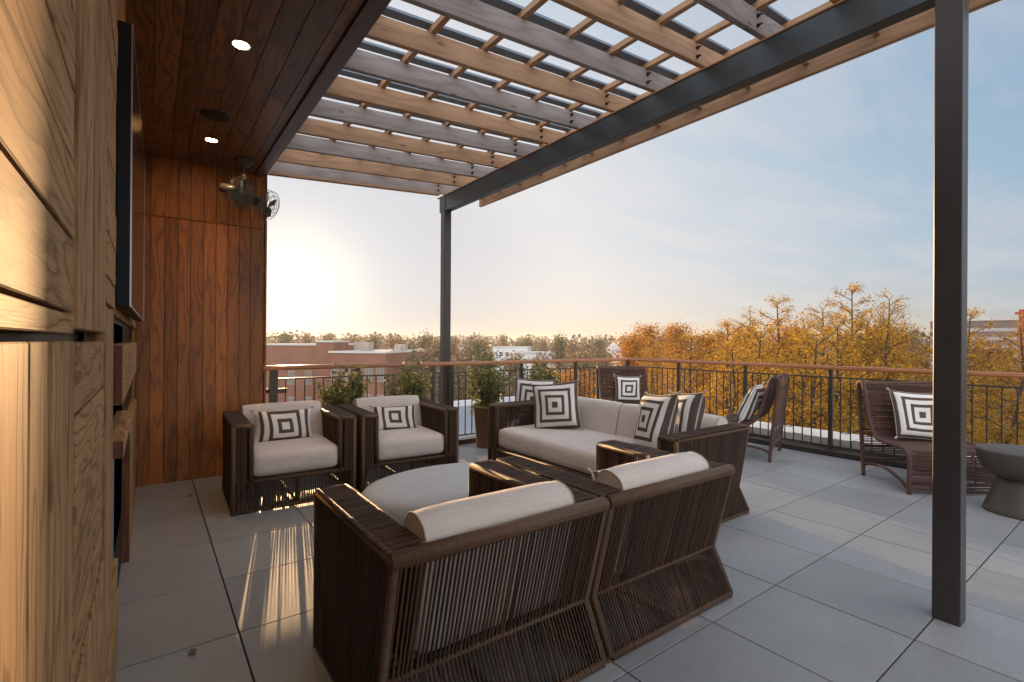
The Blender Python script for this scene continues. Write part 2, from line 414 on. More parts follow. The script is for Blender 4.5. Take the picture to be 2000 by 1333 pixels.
def brick_mat(name, c1, c2, mortar, sc):
    m, nt, b, o = mat(name); q = NB(nt)
    uv = q.n('ShaderNodeUVMap', uv_map='UVMap').outputs[0]
    br = q.n('ShaderNodeTexBrick', {'Vector': uv, 'Color1': (*c1, 1), 'Color2': (*c2, 1), 'Mortar': (*mortar, 1), 'Scale': sc, 'Mortar Size': .012})
    nz = q.ramp(q.noise(uv, .25, 5, .6), [(.3, (.8, .8, .8)), (.7, (1.1, 1.1, 1.1))])
    q.set(b.inputs['Base Color'], q.mix(1.0, br.outputs[0], nz, 'MULTIPLY')); b.inputs['Roughness'].default_value = .9; b.inputs['Specular IOR Level'].default_value = .2
    return m
M['brick'] = brick_mat('brick', (.30, .12, .075), (.24, .09, .055), (.30, .24, .2), 4)
M['brick_grey'] = brick_mat('brick_grey', (.20, .13, .115), (.17, .11, .10), (.22, .18, .16), 4)
M['brick_red'] = brick_mat('brick_red', (.22, .045, .035), (.17, .03, .025), (.2, .1, .08), 4)
M['glass_dark'] = plain('glass_dark', (.12, .13, .14), .15, 0, .6, .2)
M['window_pale'] = plain('window_pale', (.20, .17, .155), .3, 0, .5, .15)
M['window_whitish'] = plain('window_whitish', (.42, .42, .42), .3, 0, .5, .3)  # plain whitish pane colour
M['trim'] = plain('trim', (.62, .58, .54), .7, 0, .3, .06)
M['frame_tan'] = plain('frame_tan', (.38, .32, .28), .7, 0, .3, .1)
M['roof_grey'] = plain('roof_grey', (.42, .42, .42), .85, 0, .2, .15, .3)
M['white_wall'] = plain('white_wall', (.70, .69, .67), .8, 0, .2, .08, .4)
M['leaf_gold'] = leaf('leaf_gold', [(.05, (.13, .065, .016)), (.3, (.33, .165, .02)), (.6, (.56, .325, .03)), (.95, (.33, .25, .045))], .5)
M['leaf_orange'] = leaf('leaf_orange', [(.05, (.16, .07, .02)), (.4, (.44, .19, .035)), (.75, (.56, .28, .04)), (.98, (.48, .33, .06))], .5)
M['leaf_brown'] = leaf('leaf_brown', [(.05, (.09, .065, .045)), (.45, (.20, .13, .075)), (.75, (.25, .19, .09)), (1, (.14, .14, .07))], .3)
M['leaf_far'] = leaf('leaf_far', [(.05, (.045, .035, .026)), (.45, (.10, .07, .045)), (.75, (.12, .095, .05)), (1, (.06, .065, .035))], .2)
M['leaf_olive'] = leaf('leaf_olive', [(.05, (.035, .045, .02)), (.5, (.075, .08, .03)), (1, (.13, .11, .04))], .3)
M['leaf_holly'] = leaf('leaf_holly', [(.05, (.04, .065, .022)), (.45, (.11, .145, .05)), (.75, (.22, .20, .07)), (1, (.36, .24, .09))], .4, .55)
M['leaf_lime'] = leaf('leaf_lime', [(.05, (.06, .12, .015)), (.6, (.13, .22, .025)), (1, (.20, .28, .04))], .5)
def ground_mat():
    m, nt, b, o = mat('ground'); q = NB(nt)
    tcn = q.n('ShaderNodeTexCoord').outputs['Object']
    f = q.math('ADD', q.math('MULTIPLY', q.noise(tcn, .02, 5, .6), .6), q.math('MULTIPLY', q.noise(tcn, .4, 5, .7), .4))
    q.set(b.inputs['Base Color'], q.ramp(f, [(.35, (.045, .05, .022)), (.5, (.11, .08, .04)), (.65, (.17, .14, .11))]))
    b.inputs['Roughness'].default_value = .95; b.inputs['Specular IOR Level'].default_value = .1
    return m
M['ground'] = ground_mat()
M['asphalt'] = plain('asphalt', (.10, .10, .105), .85, 0, .3, .2, .5)
M['asphalt_roof'] = plain('asphalt_roof', (.20, .22, .25), .8, 0, .3, .12, .5)

# ------------------------------------------------------------------ terrace floor
T = .6096; OX, OY = 2.16568, 1.31210
fl = MB()
for i in range(-5, 12):
    for j in range(-6, 9):
        x0, x1 = OX + j * T, OX + (j + 1) * T; y0, y1 = OY + i * T, OY + (i + 1) * T
        x0 = max(x0, -.25); x1 = min(x1, 6.47); y1 = min(y1, 5.47 if x1 > 1.0 else 5.558)
        if x1 - x0 < .02 or y1 - y0 < .02: continue
        g = .0034
        fl.box(((x0 + x1) / 2, (y0 + y1) / 2, -.01 + random.uniform(-.0008, .0008)), (x1 - x0 - 2 * g, y1 - y0 - 2 * g, .02), bev=.0015)
tag(fl.build('terrace_floor', M['tile']), 'large square grey porcelain pavers of the roof terrace', 'floor', kind='structure')
sb = MB(); sb.box((3.15, 1.6, -.17), (7.0, 8.2, .30)); tag(sb.build('terrace_slab', M['black']), 'dark roof slab under the grey pavers', 'slab', kind='structure')
kb = MB()
kb.box((3.79, 5.55, .005), (5.64, .14, .11), bev=.004); kb.box((6.55, .95, .005), (.14, 9.05, .11), bev=.004)
tag(kb.build('kerb', M['bronze']), 'low dark metal kerb carrying the terrace railing', 'kerb', kind='structure')
pw = MB()
y = 5.9
while y > -3.2:
    pw.box((6.98, y - .6, .13), (.56, 1.19, .09), bev=.006); y -= 1.2
pr_ = thing('parapet', 'white stone coped parapet running outside the terrace railing', 'parapet')
pw.build('coping', M['coping'], pr_)
p2 = MB(); p2.box((6.98, 1.3, -1.5), (.44, 9.2, 3.16)); p2.build('parapet_wall', M['plaster'], pr_)

# ------------------------------------------------------------------ wood clad walls and ceiling
lw = thing('plank_wall', 'pale oak patchwork wall of planks in panels running both ways, beside the camera', 'wall', (0, 0, 0))
lw['kind'] = 'thing'
def panel(y0, y1, z0, z1, orient, xf, step=.103, seed=0, mt='oak'):
    rr = random.Random(seed); mb = MB(); g = .0026
    if orient == 'h':
        z = z1
        while z > z0 + .005:
            h = min(step * rr.uniform(.96, 1.04), z - z0); dx = rr.uniform(-.002, .002)
            mb.box((xf + dx - .02, (y0 + y1) / 2, z - h / 2), (.04, y1 - y0 - .004, h - 2 * g), axis=1, bev=.0015); z -= h
    else:
        yy = y0
        while yy < y1 - .005:
            h = min(step * rr.uniform(.96, 1.04), y1 - yy)
            if y1 - yy - h < .03: h = y1 - yy
            dx = rr.uniform(-.002, .002)
            mb.box((xf + dx - .02, yy + h / 2, (z0 + z1) / 2), (.04, h - 2 * g, z1 - z0 - .004), axis=2, bev=.0015); yy += h
    return mb.build('plank_panel', M[mt], lw)
Zt = 3.02
panel(-1.0, .913, 1.332, Zt, 'h', -.084, .104, 1)
panel(-1.0, .913, .76, 1.327, 'v', -.082, .106, 2)
panel(-1.0, .913, .02, .755, 'h', -.083, .104, 3)
panel(.918, 1.44, 1.34, Zt, 'v', -.078, .104, 4)
panel(.918, 1.44, .84, 1.325, 'h', -.083, .104, 5)
panel(.918, 1.44, .02, .835, 'v', -.080, .104, 6)
panel(1.445, 1.80, 1.41, Zt, 'h', -.078, .104, 7)
panel(1.445, 1.80, .60, 1.405, 'v', -.080, .09, 8)
panel(1.445, 2.12, .02, .595, 'h', -.0795, .104, 9)
panel(1.81, 4.4, 1.42, Zt, 'v', -.106, .104, 10)
panel(4.40, 5.53, 1.42, Zt, 'h', -.095, .104, 11)
bk = MB(); bk.box((-.185, 2.25, 1.5), (.12, 6.62, 3.06)); bk.build('wall_backing', M['black'], lw)
# recessed bar: blocks and counter that stand out of the wall
bar = thing('wall_bar', 'recessed wall bar with stepped wooden blocks and a tall side panel below the screen', 'cabinet')
b1 = MB(); b1.box((-.095, 3.1, 1.213), (.056, 2.2, .192), axis=1, bev=.002); b1.build('upper_shelf_block', M['oak'], bar)
b2 = MB(); b2.box((-.095, 2.55, .958), (.056, .90, .058), axis=1, bev=.002); b2.build('lower_shelf_block', M['oak'], bar)
b3 = MB(); b3.box((-.107, 4.62, .385), (.040, 1.80, .77), axis=1, bev=.002); b3.build('counter_panel', M['oak'], bar)
b4 = MB(); b4.box((-.106, 4.62, .787), (.044, 1.84, .03), axis=1, bev=.003); b4.build('counter_top', M['oak'], bar)
b7 = MB(); b7.box((-.127, 2.76, .86), (.004, 1.88, 1.08)); b7.build('niche_lining', M['plaster'], bar)
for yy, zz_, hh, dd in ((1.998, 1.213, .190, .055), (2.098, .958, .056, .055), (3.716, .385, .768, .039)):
    e_ = MB(); e_.box((-.095 if dd > .05 else -.107, yy, zz_), (dd, .004, hh)); e_.build('shaded_end', M['oak_shaded'], bar)  # thin caps that paint dark red shade onto the near ends
b5 = MB(); b5.box((-.1235, 2.35, .50), (.003, .95, .72)); b5.build('door_panel', M['concrete'], bar)
b6 = MB()
for k in range(10): b6.box((-.123, 2.33, .99 + .011 * k), (.008, .05, .009), bev=.001)
b6.build('mosaic_strip', M['silver'], bar)
# far cedar wall
fwl = thing('plank_wall', 'dark red cedar board wall with vertical boards at the far end of the covered terrace', 'wall'); fwl['kind'] = 'thing'
mb = MB(); x = -.20
rr = random.Random(5)
while x < .94:
    w = min(rr.uniform(.098, .106), .945 - x)
    if .945 - x - w < .03: w = .945 - x
    sp = rr.uniform(2.42, 2.50)
    for z0, z1 in ((-.1, 2.46), (2.463, 3.02)):
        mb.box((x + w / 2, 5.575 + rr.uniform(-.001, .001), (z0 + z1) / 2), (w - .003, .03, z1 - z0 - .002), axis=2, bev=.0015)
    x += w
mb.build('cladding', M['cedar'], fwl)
mb = MB(); mb.box((.37, 5.68, 1.55), (1.15, .16, 3.1)); mb.build('wall_core', M['bronze'], fwl)
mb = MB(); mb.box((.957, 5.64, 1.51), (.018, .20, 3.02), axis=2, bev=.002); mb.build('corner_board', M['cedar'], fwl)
# soffit boards
sf = thing('ceiling', 'dark red wood board ceiling with recessed lights over the covered terrace edge', 'ceiling', (0, 0, 3.0)); sf['kind'] = 'structure'
mb = MB(); x = -.24; rr = random.Random(8)
while x < .84:
    w = min(.127, .845 - x); y = -2.0 + rr.uniform(0, 1.2) - 1.2
    while y < 5.56:
        ln = min(rr.uniform(1.2, 2.4), 5.56 - y)
        mb.box((x + w / 2, y + ln / 2, .012 + rr.uniform(-.0008, .0008)), (w - .003, ln - .002, .022), axis=1, bev=.0015); y += ln
    x += w
mb.build('ceiling_boards', M['soffit'], sf)
mb = MB(); mb.box((.35, 1.7, .10), (1.2, 8.0, .14)); mb.build('roof_deck', M['bronze'], sf)
mb = MB(); mb.box((.878, 1.7, .03), (.062, 7.9, .10), axis=1, bev=.002); mb.box((.93, 1.7, .13), (.04, 7.9, .26), axis=1, bev=.002); mb.build('edge_channel', M['steel_brown'], sf)
def downlight(x, y, label):
    t = thing('ceiling_light', label, 'ceiling light', (x, y, 3.0), 0, 'lit recessed ceiling lights')
    mb = MB(); mb.lathe([(.040, -.001), (.046, -.004), (.050, -.004), (.052, .0005)], 32); mb.build('trim_ring', M['white_metal'], t)
    mb = MB(); mb.lathe([(.001, -.0022), (.041, -.0022)], 32); mb.build('lens', M['lamp'], t)
    l = bpy.data.lights.new('ceiling_light_lamp', 'SPOT'); l.energy = 10; l.color = (1, .66, .34); l.spot_size = R(125); l.spot_blend = .9; l.shadow_soft_size = .04
    lo = bpy.data.objects.new('ceiling_light_lamp', l); COL.objects.link(lo); lo.parent = t; lo.location = (0, 0, -.02)
downlight(.41, 3.159, 'lit round recessed light in the wood ceiling nearer the camera, above the screen')
downlight(.411, 4.813, 'lit round recessed light in the wood ceiling between the speaker and the fan')
t = thing('ceiling_speaker', 'round black speaker grille set into the wood ceiling', 'speaker', (.39, 4.277, 3.0))
mb = MB(); mb.lathe([(.001, -.004), (.088, -.004), (.098, -.003), (.104, .0005)], 40); mb.build('speaker_grille', M['black'], t)
# twin-headed gyro fan
fan = thing('ceiling_fan', 'bronze twin head ceiling fan with wire cages at the wall end', 'fan', (.70, 5.15, 3.0), R(48))
mb = MB(); mb.lathe([(.085, .0005), (.083, -.012), (.05, -.055), (.022, -.075), (.012, -.08)], 32); mb.build('canopy', M['bronze'], fan)
mb = MB(); mb.tube([(0, 0, -.07), (0, 0, -.24)], .010, 10); mb.build('down_rod', M['silver'], fan)
mb = MB(); mb.lathe([(.014, -.19), (.030, -.22), (.045, -.30), (.075, -.345), (.085, -.36), (.07, -.40), (.03, -.43), (.001, -.435)], 32); mb.build('hub', M['bronze'], fan)
mb = MB(); mb.tube([(-.06, 0, -.33), (-.03, 0, -.235), (.03, 0, -.235), (.06, 0, -.33)], .005, 8); mb.build('yoke', M['silver'], fan)
for sgn in (-1, 1):
    hx = .19 * sgn
    mb = MB(); mb.tube([(.06 * sgn, 0, -.37), (hx, 0, -.36)], .009, 8); mb.build('fan_arm', M['bronze'], fan)
    mb = MB(); mb.tube([(hx, .09, -.31), (hx, .075, -.315), (hx, -.05, -.345), (hx, -.07, -.35)], [.02, .042, .042, .02], 16); mot = mb.build('motor', M['bronze'], fan)
    mb = MB(); ax = Vector((0, -.93, -.36)).normalized(); u_ = Vector((1, 0, 0)); v_ = ax.cross(u_); cc = Vector((hx, -.11, -.37))
    def circ(r, off): return [cc + ax * off + r * (math.cos(a) * u_ + math.sin(a) * v_) for a in [2 * math.pi * k / 40 for k in range(40)]]
    for r, off in ((.14, -.03), (.14, .03), (.10, .05), (.065, .057), (.03, .06), (.10, -.05), (.06, -.055)): mb.tube(circ(r, off), .0022 if r < .16 else .0035, 5, closed=True)
    for k in range(20):
        a = 2 * math.pi * k / 20; d = math.cos(a) * u_ + math.sin(a) * v_
        mb.tube([cc + d * .02 + ax * .06, cc + d * .10 + ax * .05, cc + d * .14 + ax * .03, cc + d * .14 - ax * .03, cc + d * .10 - ax * .05, cc + d * .03 - ax * .055], .0014, 4, cap=False)
    mb.build('cage', M['bronze'], fan)
    mb = MB()
    for k in range(4):
        a = 2 * math.pi * k / 4 + .5; d = math.cos(a) * u_ + math.sin(a) * v_; e = ax.cross(d)
        def bl(s, t, d=d, e=e): 
            r = .02 + .105 * s; w = (.02 + .05 * s * (1.25 - s)) * (t - .5) * 2
            return cc + d * r + e * w + ax * (w * .45), (s, t)
        mb.grid(bl, 5, 3)
    mb.build('blades', M['bronze'], fan)
# television
tv = thing('television', 'large black flat screen on the oak wall, seen almost edge on', 'television', (0, 0, 0))
mb = MB(); rotz = Matrix.Rotation(-R(.75), 3, 'Z')
mb.box((-.068, 3.31, 1.99), (.044, 1.89, 1.075), rotz, bev=.003); mb.build('casing', M['black'], tv)
mb = MB(); mb.box((-.0450, 3.31, 1.99), (.003, 1.872, 1.055), rotz); mb.build('screen', M['screen'], tv)
mb = MB()
for dz in (-.535, .535): mb.box((-.0452, 3.31, 1.99 + dz), (.005, 1.892, .006), rotz)
for dy in (-.944, .944): mb.box(Vector((-.0452, 3.31, 1.99)) + rotz @ Vector((0, dy, 0)), (.005, .006, 1.07), rotz)
mb.build('bezel', M['silver'], tv)

# ------------------------------------------------------------------ pergola
pg = thing('pergola', 'dark steel pergola with wood rafters over the lounge', 'pergola', (0, 0, 0))
SL = .0716
def zr(x): return 3.175 + SL * (x - 2.05)
tilt = Matrix.Rotation(-math.atan(SL), 3, 'Y')
def post(yc, z0, z1):
    mb = MB(); mb.box((3.118, yc, (z0 + z1) / 2), (.10, .106, z1 - z0), axis=2, bev=.003); return mb.build('post', M['steel_post'], pg)
post(.657, 0, 3.22); post(5.695, -.1, 3.22)
mb = MB()
yb0, yb1 = .66, 5.80
mb.box((3.12, (yb0 + yb1) / 2, 3.116), (.090, yb1 - yb0, .196), axis=1, bev=.004)
mb.build('beam', M['steel'], pg)
mb = MB(); mb.box((3.12, 3.1, 3.2195), (.11, 5.5, .009), axis=1, bev=.001); mb.build('beam_cap', M['pine_tan'], pg)
RH = .138
ys = [5.700 - .4155 * k for k in range(14)]
for k, y0 in enumerate(ys):
    mb = MB(); xa, xb = .945, 3.715; xm = (xa + xb) / 2
    mb.box((xm, y0 + .019, zr(xm) + RH / 2), (xb - xa, .038, RH), tilt, axis=0, bev=.002)
    mb.build('rafter', M['pine_grey' if k % 2 == 0 else 'pine_tan'], pg)
    for dz in (.038, .098): 
        mb = MB(); mb.tube([(3.00, y0 - .002, zr(3.0) + dz), (3.00, y0 - .014, zr(3.0) + dz)], .012, 6, smooth=False); mb.tube([(3.00, y0 - .012, zr(3.0) + dz), (3.00, y0 - .034, zr(3.0) + dz)], .006, 6)
        mb.build('bolt', M['black'], pg)
    mb = MB(); mb.box((2.35, y0 + .026, zr(2.35) + RH + .044 + .010), (2.84, .076, .018), tilt, axis=0, bev=.001); mb.build('shade_slat', M['slat'], pg)
for k in range(7):
    xk = 1.04 + .392 * k; mb = MB()
    mb.box((xk, 3.0, zr(xk) + RH + .0195), (.040, 5.56, .038), Matrix.Rotation(-math.atan(SL), 3, 'Y'), axis=1, bev=.001); mb.build('purlin', M['pine_tan'], pg)
mb = MB(); mb.box((3.738, 2.98, 3.325), (.04, 5.72, .215), axis=1, bev=.003); mb.build('fascia', M['pine_tan'], pg)
mb = MB(); mb.box((2.0, 5.715, zr(2.0) - .012), (2.05, .06, .022), tilt, axis=0, bev=.002); mb.build('edge_batten', M['pine_tan'], pg)

# ------------------------------------------------------------------ railings
def railing(name, label, a, b, posts, doubled=()):
    """along the line a->b; posts are distances from a"""
    a = Vector((*a, 0)); b = Vector((*b, 0)); d = (b - a); Ln = d.length; d.normalize(); rz = math.atan2(d.y, d.x)
    t = thing(name, label, 'railing', a, rz)
    mb = MB(); n = 12
    prof = [(-.032, -.028), (.032, -.028), (.034, -.01), (.028, .012), (.015, .021), (-.015, .021), (-.028, .012), (-.034, -.01)]
    for k in range(len(prof)):
        p, q = prof[k], prof[(k + 1) % len(prof)]
        mb.quad([(-.03, p[0], 1.045 + p[1]), (Ln + .03, p[0], 1.045 + p[1]), (Ln + .03, q[0], 1.045 + q[1]), (-.03, q[0], 1.045 + q[1])], [(0, k * .02), (Ln, k * .02), (Ln, k * .02 + .02), (0, k * .02 + .02)], k not in (0,))
    mb.build('handrail', M['ipe'], t)
    for p in posts:
        mb = MB(); mb.box((p, 0, .535), (.042, .042, .96), axis=2, bev=.002); mb.box((p, 0, .066), (.09, .09, .012), bev=.002); mb.build('post', M['bronze'], t)
    rr = random.Random(len(posts))
    for p, q in zip(posts[:-1], posts[1:]):
        if q - p < .15: continue
        mb = MB(); x0, x1 = p + .021, q - .021
        mb.box(((x0 + x1) / 2, 0, .925), (x1 - x0, .012, .016)); mb.box(((x0 + x1) / 2, 0, .105), (x1 - x0, .012, .016))
        n = max(2, round((q - p) / .101)); st = (q - p) / n
        for k in range(1, n): mb.box((p + st * k, 0, .515), (.011, .011, .804), axis=2)
        for k in range(1, n - 1):
            # short curved links between neighbouring bars at changing heights
            for z in ((.80, .37), (.28, .62), (.55,), (.72, .2), (.45,))[(k * 2 + int(p * 3)) % 5][: 1 if k % 3 == 1 else 2]:
                if k % 2 == 0 and z not in (.80, .62, .2): continue
                sg = -.012 if rr.random() < .6 else .012
                mb.tube([(p + st * k, 0, z - sg * .6), (p + st * (k + .3), 0, z + sg * .4), (p + st * (k + .7), 0, z + sg * .4), (p + st * (k + 1), 0, z - sg * .6)], .0055, 5)
        mb.build('baluster_panel', M['bronze'], t)
    return t
rl_ = railing('railing', 'far terrace railing with wooden handrail and dark bars, from the cedar wall to the corner', (.965, 5.55), (6.55, 5.55), [.05, .09, .955, 1.90, 2.17, 3.30, 4.36, 5.56])
mb = MB(); mb.box((.075, .028, .80), (.10, .03, .055), bev=.006); mb.tube([(.02, .04, .80), (.02, .055, .80)], .022, 12); mb.box((.155, .01, .80), (.10, .012, .05), bev=.002); mb.build('latch', M['steel_brown'], rl_)
railing('railing', 'side terrace railing with wooden handrail and dark bars, on the autumn tree side', (6.55, 5.55), (6.55, -3.0), [.0, .99, 2.04, 3.085, 4.13, 5.18, 6.22, 7.27, 8.3])

def catmull(p, n=6):
    out = []; P_ = [p[0]] + list(p) + [p[-1]]
    for i in range(1, len(P_) - 2):
        a, b, c, d = [Vector(x) for x in P_[i - 1:i + 3]]
        for k in range(n):
            t = k / n; out.append(.5 * ((2 * b) + (-a + c) * t + (2 * a - 5 * b + 4 * c - d) * t * t + (-a + 3 * b - 3 * c + d) * t ** 3))
    out.append(Vector(p[-1])); return out
# ------------------------------------------------------------------ cushions and pillows
def cushion_mb(size, r=.05, puff=.02, n=10):
    """rounded, slightly swollen block centred on its base: x, y, z sizes"""
    mb = MB(); h = [s / 2 for s in size]; r = min(r, min(h) * .98)
    for ax in range(3):
        o1, o2 = [k for k in range(3) if k != ax]
        for sg in (-1, 1):
            def fn(s, t, ax=ax, o1=o1, o2=o2, sg=sg):
                def ease(v):  # denser near edges
                    w = 2 * v - 1; return math.copysign(1 - (1 - abs(w)) ** 1.6, w)
                q = [0, 0, 0]; q[ax] = sg * h[ax]; q[o1] = ease(s) * h[o1]; q[o2] = ease(t) * h[o2]
                inner = [max(-(h[k] - r), min(h[k] - r, q[k])) for k in range(3)]
                d = Vector([q[k] - inner[k] for k in range(3)]); d = d.normalized() if d.length > 1e-9 else Vector()
                p = [inner[k] + r * d[k] for k in range(3)]
                for k in range(3):
                    a, b = [j for j in range(3) if j != k]
                    amt = puff * (1 - min(1, abs(p[a]) / h[a]) ** 2) * (1 - min(1, abs(p[b]) / h[b]) ** 2)
                    p[k] += amt * (p[k] / h[k])
                return (p[0], p[1], p[2] + h[2]), (p[o1] * 1.0, p[o2] * 1.0)
            flip = (ax == 0 and sg < 0) or (ax == 1 and sg > 0) or (ax == 2 and sg < 0)
            if flip: mb.grid(lambda s, t, f=fn: f(1 - s, t), n, n)
            else: mb.grid(fn, n, n)
    return mb
def seam(size, inset, z, r=.004):
    hx, hy = size[0] / 2 - inset, size[1] / 2 - inset; c = .045; pts = []
    for cx_, cy_, a0 in ((hx - c, hy - c, 0), (-hx + c, hy - c, 90), (-hx + c, -hy + c, 180), (hx - c, -hy + c, 270)):
        for k in range(5):
            a = R(a0 + k * 22.5); pts.append((cx_ + c * math.cos(a), cy_ + c * math.sin(a), z))
    mb = MB(); mb.tube(pts, r, 6, closed=True); return mb
def pillow(name, label, w, h, loc, rot, mt='stripe', th=.085, group=None):
    """standing pillow: local x across, z up, facing -y; base centre at loc"""
    t = thing(name, label, 'pillow', loc, 0, group or 'black and white striped pillows'); t.rotation_euler = rot
    rr = random.Random(sum(map(ord, label))); ph = rr.uniform(0, 6)
    for sg in (-1, 1):
        pass
    mb = MB(); n = 18
    for sg in (-1, 1):
        def fn(s, t_, sg=sg):
            x = 2 * s - 1; y = 2 * t_ - 1
            if sg > 0: x = -x
            e = max(0, (1 - x ** 4) * (1 - y ** 4)) ** .55
            px = x * (1 - .07 * (1 - y * y) * abs(x)) * w / 2; pz = y * (1 - .07 * (1 - x * x) * abs(y)) * h / 2
            d = th * e * (1 + .08 * math.sin(3 * x + ph) * math.sin(2.6 * y + ph)) + .003
            pz -= .012 * (1 - x * x) * (1 - y) * .5
            d *= 1 + .16 * math.sin(2.3 * x + 1.7 * y + ph); px += .010 * math.sin(2.4 * y + ph) * (1 - x * x); pz += .009 * math.sin(2.1 * x + 2 * ph) * (1 - y * y)
            return (px, sg * d, pz + h / 2), (x * w / 2, y * h / 2)
        mb.grid(fn, n, n)
    mb.build('cover', M[mt], t)
    mb = MB()
    pts = []
    for k in range(64):
        a = k / 16; i = int(a); f = 2 * (a - i) - 1
        x, y = ((f, -1), (1, f), (-f, 1), (-1, -f))[i]
        pts.append((x * (1 - .07 * (1 - y * y)) * w / 2, 0, y * (1 - .07 * (1 - x * x)) * h / 2 + h / 2 - .012 * (1 - x * x) * (1 - y) * .5))
    mb.tube(pts, .004, 5, closed=True); mb.build('edging', M['tassel'], t)
    for sx in (-1, 1):
        for sz in (-1, 1):
            mb = MB(); c = Vector((sx * w / 2, 0, h / 2 + sz * h / 2)); d = Vector((sx, 0, sz * .8)).normalized()
            mb.tube([c - d * .004, c + d * .008, c + d * .022, c + d * .030], [.004, .011, .010, .003], 8); mb.build('tassel', M['tassel'], t)
    return t

